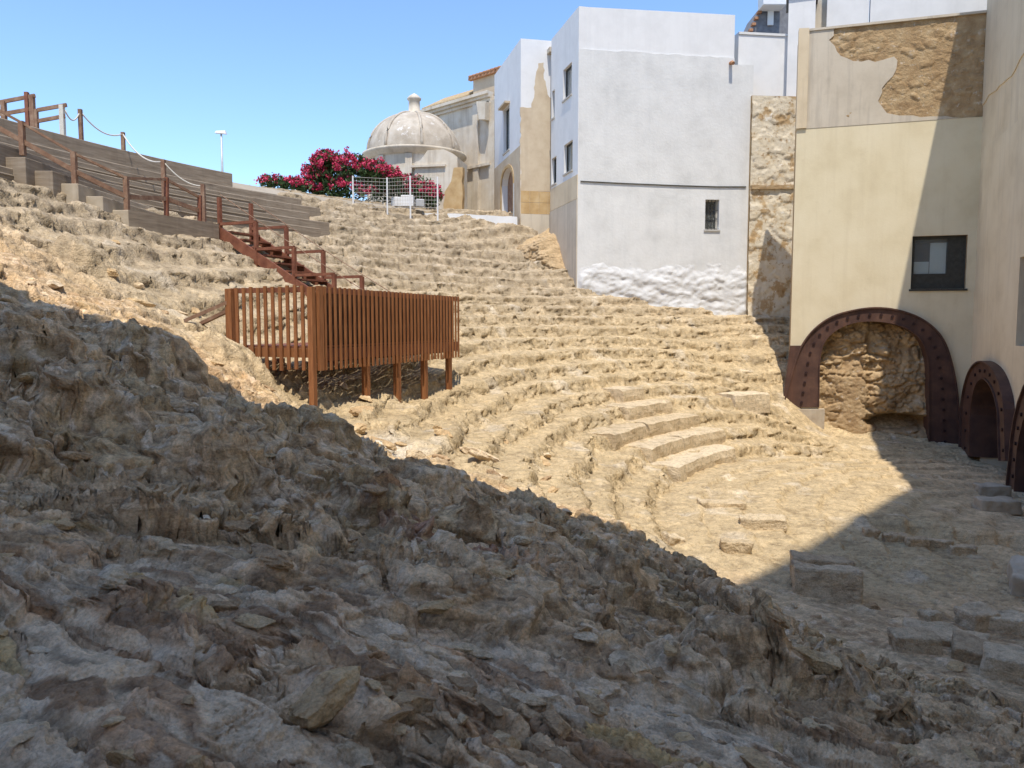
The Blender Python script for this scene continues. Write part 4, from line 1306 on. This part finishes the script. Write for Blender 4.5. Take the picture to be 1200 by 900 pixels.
# plinth below the left leg
p0 = FY.uz(921, 479); p1 = FY.uz(966, 479)
pl = slab_obj('arch_plinth', M_CONC2, None, FY, [(p0[0], ZF), (p1[0], ZF), (p1[0], p1[1]), (p0[0], p0[1])], [], -0.7, 0.2)
tag(pl, 'pale concrete plinth under the left leg of the wide steel arch', 'plinth')

fu0 = a_in[-1][0] - 0.3; fu1 = a_in[0][0] + 0.3
hu_, hz_ = FY.uz(1058, 496)


def infill_disp(u, z):
    f1, f2, c, a, b = worley(u * 1.6 + 0.3 * gnoise(u * 2, z * 2, 51), z * 2.8, 52)
    g1, g2, c2, a, b = worley(u * 4.5, z * 6, 53)
    d = -0.62 + 0.16 * c * ss(0.02, 0.3, f2 - f1) + 0.10 * c2 * ss(0.02, 0.3, g2 - g1) + 0.22 * fbm(u * 1.1, z * 1.1, 4, 54) + 0.05 * fbm(u * 7, z * 7, 4, 55)
    d = d - 1.3 * np.exp(-(((u - hu_) / 0.95) ** 2 + ((z - hz_) / 0.26) ** 2) ** 2)
    d = d + 0.22 * ss(-0.4, -2.8, z) + 0.2 * ss(0.1, -0.1, u - (fu0 + 1.9))
    return np.minimum(d, -0.16 + 0.03 * fbm(u * 9, z * 9, 3, 56))


ri = rough_sheet('rubble_infill', M_MASON, None, FY, fu0, fu1, ZF + 0.5, 0.6, 0.035, infill_disp)
tag(ri, 'rough brown rock face filling the wide steel arch', 'rock face')

# rooftop volumes above the yellow wall
FT = Fr((at(914, 378, 33).x, 33), (at(1162, 378, 30.4).x, 30.4))
tw = thing('rooftop_block', (FT.o.x + 3, FT.o.y + 2, zyt), 'tall plain white wall rising behind the top of the yellow building', 'building')
useam = FT.uz(1019, 20)[0]; ubox = FT.uz(969, 20)[0]
slab_obj('wall', M_WHITE2, tw, FT, rect(useam + 0.02, 3, FT.len, 16.5), [], -0.4, 0)
slab_obj('wall', M_WHITE2, tw, FT, rect(ubox, 3, useam - 0.02, 16.5), [], -0.4, -0.02)
slab_obj('bay', M_WHITE2, tw, FT, rect(0, 3, FT.uz(955, 20)[0], FT.uz(935, 2.5)[1]), [], -1.0, 0.6)
slab_obj('bay_roof', M_FRAME, tw, FT, rect(-0.1, FT.uz(935, 2.5)[1] + 0.003, FT.uz(955, 20)[0] + 0.1, FT.uz(935, 0.5)[1]), [], -1.05, 0.7)
slab_obj('back_wall', M_GREYR, tw, FT, rect(FT.uz(955, 20)[0] - 0.1, 3, ubox + 0.1, 16.5), [], -0.9, -0.5)
GC = at(903, 10, 42)
gr = thing('slate_gable', (GC.x, GC.y, 5.2), 'dark slate mansard roof with white chimney above the white annex', 'building')
g1, g2, g3, g4 = at(876, 44, 42), at(896, 2, 42), at(940, 2, 42), at(940, 44, 42)
for nm, dz in (('roof_slope', 0),):
    MB().add([g1, g2, g3, g4, g1 + Vector((0, 3, 0)), g2 + Vector((0, 3, 0)), g3 + Vector((0, 3, 0)), g4 + Vector((0, 3, 0))], [(0, 1, 2, 3), (4, 7, 6, 5), (0, 4, 5, 1), (1, 5, 6, 2), (2, 6, 7, 3)]).build(nm, M_SLATE, gr)
for k in range(7):
    t = k / 6
    p = g1.lerp(g2, t)
    MB().box(p + Vector((0, -0.02, 0.04)), (0.2, 0.3, 0.12)).build('hip_tile', M_TILE, gr)
MB().box(at(903, 18, 41.9), (0.3, 0.1, 1.0), 0).build('dormer', M_WHITE2, gr)
ch_p = at(905, -8, 41.5)
MB().box(ch_p, (1.2, 0.9, 1.5)).build('chimney', M_WHITE2, gr, bevel=0.03)
MB().box((g4.x - 0.9, g4.y + 1.6, (5.2 + g4.z) / 2), (3.6, 3.0, g4.z - 5.3)).build('wall', M_WHITE, gr)

# ------------------------------------------------------------------ long beige building on the right, running to the viewer
WDIR = 0.34
RE = (YR.x - WDIR * 20.5, YR.y - 20.5)
FR_ = Fr((YR.x, YR.y), RE)
if FR_.n.x > 0: FR_.n = -FR_.n
rbld = thing('beige_building', (YR.x + 2, YR.y - 6, -4), 'tall shaded beige building with steel arches along its foot', 'building')
ZR = 15.2
A2_OUT = [(1126, 535), (1128, 482), (1132, 454), (1139, 434), (1149, 425), (1159, 428), (1168, 438), (1175, 456), (1179, 480), (1181, 540)]
A2_IN = [(1173, 540), (1171.5, 490), (1170, 476), (1167, 463), (1163, 453), (1158, 446), (1153, 443), (1148, 446), (1144, 454), (1141, 466), (1138.5, 486), (1137, 535)]
OUT2 = 0.30
a2o = smooth_line(FR_.uzs(A2_OUT, OUT2)); a2i = smooth_line(FR_.uzs(A2_IN, OUT2))
b0 = FR_.uz(1178, 600, OUT2); bt = FR_.uz(1198, 446, OUT2)
U3 = max(b0[0], a2o[-1][0] + 0.12); W3 = 5.2
cz3 = b0[1] + 1.6


def ell(u0, u1, zb, zs, zt, n=12, flare=0.0):
    pts = [(u0, zb), (u0 + flare * 0.5, (zb + zs) / 2)]
    for k in range(n + 1):
        a = math.pi - math.pi * k / n
        pts.append(((u0 + u1) / 2 + ((u1 - u0) / 2 - flare) * math.cos(a), zs + (zt - zs) * math.sin(a)))
    return pts + [(u1 - flare * 0.5, (zb + zs) / 2), (u1, zb)]


a3o = ell(U3, U3 + W3, b0[1], b0[1] + 1.5, b0[1] + 4.0, 14, 0.25)
a3i = ell(U3 + 0.75, U3 + W3 - 0.75, b0[1], b0[1] + 1.4, b0[1] + 3.35, 14, 0.0)[::-1]
h2 = [(u, z) for u, z in a2i]; h2[0] = (h2[0][0], ZF + 0.2); h2[-1] = (h2[-1][0], ZF + 0.2)
h3 = [(u, z) for u, z in a3i]; h3[0] = (h3[0][0], ZF - 0.6); h3[-1] = (h3[-1][0], ZF - 0.6)
uq = FR_.uz(1150, 330)[0]
nich = FR_.uzs([(1195, 405), (1195, 303)])
nr = (nich[0][0], nich[0][1], nich[0][0] + 1.3, nich[1][1])
slab_obj('wall', M_BEIGE, rbld, FR_, rect(0.0, ZF - 1, FR_.len, ZR), [h2, h3, rect(*nr)], -1.0, 0.0)
zd = FR_.uz(1150, 222)[1]
dg = FR_.uzs([(1144, 132), (1160, 112), (1186, 88), (1205, 66)])
slab_obj('upper_render', M_TAUPE, rbld, FR_, jag([(0.01, dg[0][1]), dg[1], dg[2], (FR_.len, dg[2][1] + 3.5)], 0.05, 0.4, 9) + [(FR_.len, ZR - 0.01), (0.01, ZR - 0.01)], [], -0.02, 0.03)
i0 = max(i for i in range(len(a2o)) if a2o[i][0] <= uq)
tt_ = (uq - a2o[i0][0]) / (a2o[i0 + 1][0] - a2o[i0][0])
zq = a2o[i0][1] + (a2o[i0 + 1][1] - a2o[i0][1]) * tt_
poly = [(uq, zd + 1.2), (uq, zq)] + [(u, z) for u, z in a2o[i0 + 1:-1]] + [(a2o[-1][0], ZF)] + [(a3o[0][0], ZF - 0.01)] + a3o[1:-1] + [(a3o[-1][0], ZF), (FR_.len, ZF), (FR_.len, zd + 1.2)]
slab_obj('thick_wall_face', M_TAUPE, rbld, FR_, poly, [rect(*nr)], -0.02, 0.10)
window_part(rbld, FR_, *nr, 0.25, M_FRAME)
room(rbld, FR_, nr[0] - 0.1, nr[1] - 0.1, nr[2] + 0.1, nr[3] + 0.1, -2.4, -1.01)
room(rbld, FR_, min(u for u, z in h2) - 0.3, ZF - 0.5, max(u for u, z in h2) + 0.3, 0.2, -6, -1.01, 'vault')
room(rbld, FR_, min(u for u, z in h3) - 0.3, ZF - 1.5, max(u for u, z in h3) + 0.3, 0.2, -6, -1.01, 'vault')
steel_arch('steel_arch', 'low maroon steel arch with a dark vault in the corner of the beige wall', FR_, a2o, a2i, OUT2 - 0.29, 0.3, 0.9, 14)
steel_arch('steel_arch', 'large maroon steel arch next to the low arch along the beige wall', FR_, a3o, a3i, OUT2 - 0.29, 0.3, 0.9, 22)
# roof behind the face; added unseen block, raised on piers, shades the near floor


def prism(mb, plan, z0, z1):
    n = len(plan)
    mb.add([(x, y, z0) for x, y in plan] + [(x, y, z1) for x, y in plan], [tuple(range(n))[::-1], tuple(range(n, 2 * n))] + [(i, (i + 1) % n, (i + 1) % n + n, i + n) for i in range(n)])
    return mb


e = FR_.pt(FR_.len, 0, -1.0)
fix_normals(prism(MB(), [(YR.x + 0.95, YR.y + 0.3), (e.x, e.y), (RE[0] - 0.02, RE[1]), (24, RE[1]), (30, YR.y + 4), (YR.x + 4, YR.y + 4)], ZR - 0.3, ZR + 0.02).build('roof', M_GREYR, rbld))
fix_normals(prism(MB(), [(10.4, 5.4), (3.6, -2.5), (3.6, -7), (28, -7), (28, 5.4)], 8.0, 26.3).build('shade_block', M_WHITE2, rbld))
for x, y in ((5.0, -2.6), (11.0, -2.6), (17.0, 3.0)):
    MB().box((x, y, 1.0), (0.9, 0.9, 13.99)).build('pier', M_BEIGE, rbld)

# unseen building placed to shade the near rock, its base left open for light
vb = thing('shade_building', (0, -4, -2), 'unseen tall white building with brown shutters, placed for its shadow and raised on piers to let light under', 'building')
ZV = 23.8
fix_normals(prism(MB(), [(-9.8, -1.0), (3.55, -1.0), (3.55, -4.2), (-9.8, -4.2)], 6.0, ZV).build('wall', M_WHITE2, vb))
for x, y in ((-8.8, -1.8), (-8.8, -3.6), (2.8, -3.6), (3.0, -1.8)):
    MB().box((x, y, 1.0), (0.8, 0.8, 9.99)).build('pier', M_BEIGE, vb)
for k in range(3):
    for zf in (8.5, 12.0, 16.0, 20.0):
        MB().box((-7.5 + 4 * k, -0.99, zf), (1.2, 0.12, 1.9)).build('shutter', M_WOODG, vb)


# ------------------------------------------------------------------ timber viewing platform
PC = Vector((at(369, 378, 13.0).x, 13.0, 0)); PE = Vector((at(538, 378, 18.4).x, 18.4, 0))
pu = (PE - PC).normalized(); pv = Vector((-pu.y, pu.x, 0))          # along the long side; back into the slope
PLEN = (PE - PC).length; PWID = 1.8
ZT, ZBt, ZD = 0.62, -0.82, -0.42
pf = thing('viewing_platform', (PC.x, PC.y, -1.3), 'slatted orange timber viewing platform on posts over the seating rows', 'platform')


def PP(a, b, z):
    p = PC + pu * a + pv * b
    return Vector((p.x, p.y, z))


qz = math.atan2(pu.y, pu.x)
ns = 36
for k in range(ns):
    a = 0.30 + (PLEN - 0.34) * k / (ns - 1)
    MB().box(PP(a, 0, (ZT + ZBt) / 2 - random.uniform(0, 0.01)), (0.045, 0.03, ZT - ZBt), qz + random.uniform(-0.03, 0.03)).build('slat', M_WOOD, pf)
slab_obj('gap_shade_board', M_GAPSHADE, pf, Fr(PP(0.2, 0.14, 0).xy, PP(PLEN, 0.14, 0).xy), rect(0, ZBt + 0.12, PLEN - 0.22, ZT - 0.1), [], -0.02, 0.0)  # dark board added behind the slats for the shade in their gaps
MB().bar(PP(0.2, 0.065, ZT - 0.06), PP(PLEN, 0.065, ZT - 0.06), 0.04, 0.1).build('top_rail', M_WOODR, pf)
MB().bar(PP(0.2, 0.065, ZD - 0.14), PP(PLEN, 0.065, ZD - 0.14), 0.05, 0.22).build('edge_beam', M_WOODR, pf)
for k in range(10):
    b = 0.24 + (PWID - 0.42) * k / 9
    MB().box(PP(0.0, b, (ZT + ZBt) / 2 + random.uniform(-0.02, 0.02)), (0.03, 0.06, ZT - ZBt), qz).build('slat', M_WOOD, pf)
MB().bar(PP(0.07, 0.1, ZD - 0.1), PP(0.07, PWID, ZD - 0.1), 0.05, 0.16).build('edge_beam', M_WOOD, pf)
MB().bar(PP(0.07, 0.1, ZT - 0.06), PP(0.07, PWID, ZT - 0.06), 0.04, 0.09).build('top_rail', M_WOODR, pf)
MB().box(PP(0.02, PWID - 0.02, (ZT + ZBt) / 2 + 0.05), (0.12, 0.13, ZT - ZBt - 0.15), qz).build('end_board', M_WOOD, pf)
MB().box(PP(0.15, 0.0, (ZT + ZBt) / 2), (0.13, 0.06, ZT - ZBt), qz).build('corner_board', M_WOOD, pf)


def post_to_ground(a, b, ztop, w, name, mat, parent):
    p = PP(a, b, 0)
    z = height(p.x, p.y) - 0.25
    return MB().box((p.x, p.y, (z + ztop) / 2), (w, w, ztop - z), qz).build(name, mat, parent)


post_to_ground(-0.02, 0.05, ZT - 0.02, 0.10, 'corner_post', M_WOOD, pf)
for a in (1.75, 2.95, 4.15, 5.4):
    post_to_ground(a, 0.1, ZD - 0.26, 0.12, 'post', M_WOOD, pf)
for a in (1.2, 3.0, 5.2):
    post_to_ground(a, PWID - 0.15, ZD - 0.26, 0.12, 'post', M_WOODR, pf)
nbd = 13
for k in range(nbd):
    b = 0.12 + (PWID - 0.15) * (k + 0.5) / nbd
    MB().bar(PP(0.06, b, ZD), PP(PLEN, b, ZD), (PWID - 0.15) / nbd - 0.012, 0.035).build('deck_board', M_WOODR, pf)
for a in (2.7, 4.2, 5.7):
    MB().box(PP(min(a, PLEN - 0.05), PWID, (ZD + ZT) / 2 - 0.1), (0.08, 0.08, ZT - ZD - 0.2), qz).build('rail_post', M_WOODR, pf)
MB().bar(PP(2.7, PWID, ZT - 0.2), PP(PLEN, PWID, ZT - 0.2), 0.06, 0.1).build('back_rail', M_WOODR, pf)
# two timber braces lying from the end of the platform to the rock
for k, (pa, pb) in enumerate((((274, 351), (216, 376)), ((272, 362), (236, 379)))):
    d1_ = 13.7 + 0.1 * k
    A = at(pa[0], pa[1], d1_)
    dd = depth_at(pb[0], pb[1], 8)
    B = at(pb[0], pb[1], min(dd, 14.4))
    B.z = min(B.z, height(B.x, B.y) + 0.02)
    o = MB().bar(A, B, 0.08, 0.06).build('timber_brace', M_WOODG, None)
    tag(o, ['longer sloping timber from the rock to the end of the slatted platform', 'shorter sloping timber under the longer one by the slatted platform'][k], 'timber')

# ------------------------------------------------------------------ timber stair from the terrace to the platform
SA = at(258, 270, 20.6); SB = PP(5.2, PWID + 0.12, ZD + 0.05)
st = thing('timber_stair', (SB.x, SB.y, SB.z), 'red-brown timber stair with stepped rails from the terrace down to the platform', 'stair')
sd = (SB - SA); sh_ = Vector((sd.x, sd.y, 0)).normalized(); sn = Vector((-sh_.y, sh_.x, 0))
if sn.y < 0: sn = -sn
SW = 1.15
ntr = 13
for side, off in (('near', 0.0), ('far', SW)):
    MB().bar(SA + sn * off + Vector((0, 0, -0.05)), SB + sn * off + Vector((0, 0, -0.05)), 0.06, 0.27).build('stringer', M_WOODR, st)
    # posts and level rails stepping down
    nseg = 4
    for k in range(nseg + 1):
        p = SA.lerp(SB, k / nseg) + sn * off
        ph = 0.86
        MB().box(p + Vector((0, 0, ph / 2 - 0.2)), (0.09, 0.09, ph + 0.4), math.atan2(sh_.y, sh_.x)).build('post', M_WOODR, st)
        if k < nseg:
            q = SA.lerp(SB, (k + 1) / nseg) + sn * off
            zr = q.z + ph + 0.0
            MB().bar(Vector((p.x, p.y, zr)), Vector((q.x, q.y, zr)), 0.09, 0.07).build('rail', M_WOODR, st)
    cps = [SA.lerp(SB, t / 12) + sn * off + sh_ * 0.05 + Vector((0, 0, 0.93 - 0.05 * math.sin(math.pi * t / 12))) for t in range(13)]
    MB().tube(cps, 0.011, 5).build('cable', M_WOODG, st)
for k in range(ntr):
    p = SA.lerp(SB, (k + 0.5) / ntr) + sn * (SW / 2)
    MB().box(p + Vector((0, 0, 0.06)), (0.31, SW - 0.07, 0.045), math.atan2(sh_.y, sh_.x)).build('tread', M_WOODR, st)
for t in (0.22, 0.5, 0.75):
    for off in (0.08, SW - 0.08):
        p = SA.lerp(SB, t) + sn * off
        z = height(p.x, p.y) - 0.2
        if p.z - 0.2 > z + 0.1:
            MB().box((p.x, p.y, (z + p.z - 0.15) / 2), (0.1, 0.1, p.z - 0.15 - z), 0.3).build('support', M_WOODR, st)

# ------------------------------------------------------------------ concrete walkway steps and railings at the left
WK = [at(151, 265, 17.6), at(121, 245, 17.2), at(92, 229, 16.9), at(62, 213, 16.6), at(30, 196, 16.3), at(-5, 178, 16.0)]
ws = thing('walkway_steps', (WK[0].x, WK[0].y, WK[0].z), 'pale concrete walkway steps with dark sides below the railing', 'steps')
tops = [246, 230, 215, 200, 184, 165]
lefts = [122, 97, 75, 48, 18, -25]
for k, p in enumerate(WK):
    zt_ = at(lefts[k], tops[k], p.y).z
    xl = p.x - 1.9; dl_ = 2.6 + 0.6 * k
    zb2 = p.z - 0.9
    MB().box(((p.x + xl) / 2, p.y + dl_ / 2, (zt_ + zb2) / 2), (p.x - xl, dl_, zt_ - zb2), 0).build('step', M_CONC2 if k < 3 else M_CONC, ws, bevel=0.015)
e_ = at(257, 281, 20.5)
fw = Fr((WK[0].x, WK[0].y + 0.01), (e_.x, e_.y))
z0w = fw.uz(152, 246)[1]; z1w = fw.uz(255, 262)[1]
slab_obj('landing', M_CONC, ws, fw, [(0.0, z0w - 1.6), (fw.len, z1w - 1.4), (fw.len, z1w), (0.0, z0w)], [], -2.2, 0.0)


def near_rail():
    t = thing('walkway_railing', tuple(WK[0]), 'weathered timber two-bar railing stepping down beside the concrete walkway', 'railing')
    P = [(149, 245, 207, 17.8), (88, 214, 178, 17.1), (27, 179, 142, 16.7), (-40, 142, 105, 16.3)]
    tops_ = []
    for px, yb__, yt__, d in P:
        a = at(px, yb__ + 3, d); b = at(px, yt__, d)
        MB().bar(a, Vector((a.x, a.y, b.z)), 0.1, 0.1).build('post', M_WOODG, t)
        tops_.append((Vector((a.x, a.y, b.z - 0.03)), Vector((a.x, a.y, a.z + (b.z - a.z) * 0.42))))
    for i in range(3):
        MB().bar(tops_[i][0], tops_[i + 1][0], 0.06, 0.05).build('top_bar', M_WOODG, t)
        MB().bar(tops_[i][1], tops_[i + 1][1], 0.06, 0.1).build('mid_bar', M_WOODG, t)
    # lower run to the stair head
    Q = [(195, 253, 208, 19.3), (234, 262, 229, 20.3)]
    pr = [tops_[0]]
    for px, yb__, yt__, d in Q:
        a = at(px, yb__, d); b = at(px, yt__, d)
        MB().bar(a + Vector((0, 0, -0.1)), b, 0.09, 0.09).build('post', M_WOODR, t)
        pr.append((b - Vector((0, 0, 0.05)), a + (b - a) * 0.45))
    for i in range(2):
        MB().bar(pr[i][0], pr[i + 1][0], 0.05, 0.06).build('top_bar', M_WOODG, t)
        MB().bar(pr[i][1], pr[i + 1][1], 0.05, 0.1).build('mid_bar', M_WOODG, t)


near_rail()


def ring_z(x, y):
    """height of the concrete terrace at a plan point"""
    R = math.hypot(x - CX, y - CY)
    i = math.floor((R - R0) / TREAD)
    if i >= 23: return 5.32 if R < R0 + TREAD * 23 + 0.3 else 5.2
    return Z0 + RISE * (i + 1) + 0.02


def hit_terrace(px, py):
    r = ray(px, py)
    for k in range(1500, 4200):
        d = k / 100
        p = r * (d / r.y)
        if p.z <= ring_z(p.x, p.y): return p
    return r * (26 / r.y)


rp = thing('rope_fence', tuple(at(195, 250, 21)), 'timber posts with sagging pale rope climbing across the concrete terrace', 'rope fence')
tp = []
for px, yb__, yt__ in ((239, 258, 216), (193, 240, 187), (145, 183, 155), (95, 156, 128)):
    p = hit_terrace(px, yb__) if yb__ > 200 else None
    if p is None:
        p = at(px, yb__, 24.5 if px > 100 else 23.5)
        p.z = ring_z(p.x, p.y)
        p = Vector((p.x, p.y, ring_z(p.x, p.y)))
    top = at(px, yt__, p.y)
    MB().bar(Vector((p.x, p.y, p.z - 0.1)), Vector((p.x, p.y, top.z)), 0.1, 0.1).build('post', M_WOODG, rp)
    tp.append(Vector((p.x, p.y, top.z - 0.05)))
tp.append(at(76, 129, 23.0))
for i in range(len(tp) - 1):
    a, b = tp[i], tp[i + 1]
    pts = []
    for k in range(13):
        t = k / 12
        p = a.lerp(b, t); p.z -= 0.28 * (1 - (2 * t - 1) ** 2) * (0.6 if i == 0 else 1)
        pts.append(p)
    MB().tube(pts, 0.022, 5).build('rope', M_ROPE, rp, True)

tf = thing('timber_fence', tuple(at(38, 140, 22.6)), 'two-bar timber fence on the skyline at the top of the concrete terrace', 'fence')
for (px, y0, y1, w, m) in ((5, 135, 119, 0.12, M_WOODG), (33, 142, 108, 0.1, M_WOODR), (39, 142, 112, 0.12, M_WOODG), (43, 146, 128, 0.1, M_WOODG), (74, 155, 123, 0.12, M_ROPE)):
    a = at(px, y0 + 5, 22.6); b = at(px, y1, 22.6)
    MB().bar(Vector((a.x, a.y, min(a.z, ring_z(a.x, a.y)) - 0.1)), Vector((a.x, a.y, b.z)), w, w).build('post', m, tf)
for (xa, ya, xb, yb2) in ((-6, 121, 41, 112), (0, 134, 36, 128), (44, 129, 78, 123), (44, 142, 76, 136)):
    MB().bar(at(xa, ya, 22.6), at(xb, yb2, 22.6), 0.06, 0.1).build('bar', M_WOODG, tf)


# ------------------------------------------------------------------ plants, fence and lamp on the rim
def leaf_cloud(n, blobs, size, seed, leaf=(0.35, 1.0)):
    r = np.random.default_rng(seed)
    vs = []; fs = []
    for k in range(n):
        c, rad = blobs[r.integers(len(blobs))]
        d = r.normal(size=3); d /= np.linalg.norm(d)
        p = np.array(c) + d * np.array(rad) * (r.random() ** 0.45)
        a = r.normal(size=3); a /= np.linalg.norm(a)
        b = np.cross(a, r.normal(size=3)); b /= np.linalg.norm(b)
        s = size * r.uniform(0.6, 1.3)
        a = a * s * leaf[1]; b = b * s * leaf[0]
        i = len(vs)
        vs += [p - a, p + b, p + a, p - b]
        fs.append((i, i + 1, i + 2, i + 3))
    m = MB(); m.v = [tuple(v) for v in vs]; m.f = fs
    return m


def bush(name, label, blobs, nl, nb, seed, base):
    t = thing(name, base, label, 'bush', 'oleander bushes on the rim')
    leaf_cloud(nl, blobs, 0.13, seed, (0.28, 1.0)).build('foliage', M_LEAF, t)
    r = np.random.default_rng(seed + 5)
    tufts = []
    for k in range(int(nb / 22)):
        c, rad = blobs[r.integers(len(blobs))]
        d = r.normal(size=3); d[2] = abs(d[2]) * 0.8 + d[2] * 0.2; d[1] -= 0.3; d /= np.linalg.norm(d)
        p = np.array(c) + d * np.array(rad) * r.uniform(0.75, 1.05)
        s = r.uniform(0.09, 0.2)
        tufts.append((tuple(p), (s, s, s)))
    leaf_cloud(nb, tufts, 0.06, seed + 1, (0.7, 0.8)).build('blossom', M_BLOOM, t)
    for k in range(6):
        c, rad = blobs[k % len(blobs)]
        MB().tube([(base[0] + random.uniform(-.4, .4), base[1], base[2] - 0.1), ((base[0] + c[0]) / 2, c[1], (base[2] + c[2]) / 2), c], [0.05, 0.035, 0.015], 5).build('stem', M_STEM, t)
    return t


def B(px, py, d, rx, ry, rz): return (tuple(at(px, py, d)), (rx, ry, rz))


bush('oleander_bush', 'large oleander bush covered in crimson blossom beside the wire fence', [B(385, 205, 34, 1.0, 0.9, 0.95), B(372, 212, 34, 0.7, 0.7, 0.9), B(410, 200, 34.3, 1.0, 0.9, 0.8), B(435, 203, 34.6, 0.9, 0.8, 0.6), B(395, 225, 34, 1.2, 0.8, 0.7), B(455, 210, 35, 0.7, 0.7, 0.6), B(382, 190, 34, 0.6, 0.6, 0.5)], 5200, 7200, 3, (at(395, 230, 34).x, 34, 5.1))
bush('oleander_bush', 'low oleander bush with crimson blossom behind the wire fence', [B(470, 222, 36.4, 0.9, 0.7, 0.8), B(492, 226, 36.4, 0.8, 0.7, 0.8), B(445, 226, 36.3, 1.0, 0.7, 0.8), B(506, 230, 36.4, 0.5, 0.6, 0.6)], 2600, 3800, 13, (at(475, 240, 36.4).x, 36.4, 5.1))
bush('oleander_bush', 'thin row of low oleander with pink blossom along the terrace rim', [B(315, 213, 33, 0.4, 0.5, 0.3), B(330, 214, 33, 0.4, 0.5, 0.3), B(345, 216, 33, 0.5, 0.5, 0.3), B(355, 218, 33, 0.4, 0.5, 0.25)], 900, 1100, 23, (at(335, 222, 33).x, 33, 5.1))

wf = thing('wire_fence', tuple(at(464, 246, 33.0)), 'wire mesh fence on white posts in front of the oleander', 'fence')
fp = [(414, 241, 206), (454, 243, 208), (481, 245, 206), (513, 249, 207)]
fpt = []
for px, y0, y1 in fp:
    a = at(px, y0, 33.0); b = at(px, y1, 33.0)
    MB().tube([(a.x, a.y, 4.3), (a.x, a.y, b.z)], 0.035, 6).build('post', M_WHITE2, wf)
    fpt.append((a.x, b.z))
for i in range(3):
    (xa, za), (xb, zb3) = fpt[i], fpt[i + 1]
    mb = MB()
    for k in range(9):
        t = k / 8
        mb.tube([(xa, 33.0, 4.85 + (za - 0.05 - 4.85) * t), (xb, 33.0, 4.85 + (zb3 - 0.05 - 4.85) * t)], 0.007, 4)
    nv = 9
    for k in range(1, nv):
        xx = xa + (xb - xa) * k / nv
        mb.tube([(xx, 33.0, 4.8), (xx, 33.0, min(za, zb3) - 0.05)], 0.004, 4)
    mb.build('mesh_panel', M_FRAMEW, wf)

lp_b = at(260.5, 200, 38); lp_t = at(260.5, 156, 38)
lp = thing('street_lamp', (lp_b.x, lp_b.y, 5.2), 'slim pale street lamp beyond the concrete parapet', 'street lamp')
MB().tube([(lp_b.x, lp_b.y, 5.1), (lp_b.x, lp_b.y, lp_t.z)], [0.075, 0.045], 8).build('pole', M_GREYM, lp, True)
MB().add(*(lambda c: ([(c[0] - .34, c[1] - .1, c[2]), (c[0] + .2, c[1] - .1, c[2] - .05), (c[0] + .2, c[1] + .1, c[2] - .05), (c[0] - .34, c[1] + .1, c[2]), (c[0] - .28, c[1] - .06, c[2] + .1), (c[0] + .16, c[1] - .06, c[2] + .12), (c[0] + .16, c[1] + .06, c[2] + .12), (c[0] - .28, c[1] + .06, c[2] + .1)], [(3, 2, 1, 0), (4, 5, 6, 7), (0, 1, 5, 4), (1, 2, 6, 5), (2, 3, 7, 6), (3, 0, 4, 7)]))((lp_t.x, lp_t.y, lp_t.z))).build('lamp_head', M_WHITE2, lp)

yc = at(291, 207, 34)
yu = thing('yucca', (yc.x, yc.y, 5.1), 'spiky dark green yucca leaves showing above the parapet', 'plant')
for k in range(16):
    a = random.uniform(0, 6.28); l = random.uniform(0.5, 0.95); o_ = random.uniform(0.25, 0.9)
    b0_ = Vector((yc.x + random.uniform(-.25, .25), yc.y, 5.0)); 
    tip = b0_ + Vector((math.cos(a) * l * o_, math.sin(a) * l * o_, 0.35 + l * 0.75))
    sidev = Vector((-math.sin(a), math.cos(a), 0)) * 0.05
    mid = b0_.lerp(tip, 0.5) + Vector((0, 0, 0.1))
    MB().add([b0_ - sidev * .6, b0_ + sidev * .6, mid + sidev, tip, mid - sidev, b0_ + Vector((0, 0, -0.02)), mid + Vector((0, 0, -0.03))], [(0, 5, 6, 4), (5, 1, 2, 6), (4, 6, 3), (6, 2, 3)]).build('leaf', M_LEAF, yu)
pb_ = at(182, 177, 27)
o = MB().box((pb_.x, pb_.y, 5.32 + 0.1), (0.3, 0.25, 0.3), 0.2).build('pale_box', M_WHITE2, None, bevel=0.02)  # small pale box on the parapet
o.location.z = max(o.location.z, 5.2 + 0.15)
tag(o, 'small pale box just above the concrete parapet', 'light')
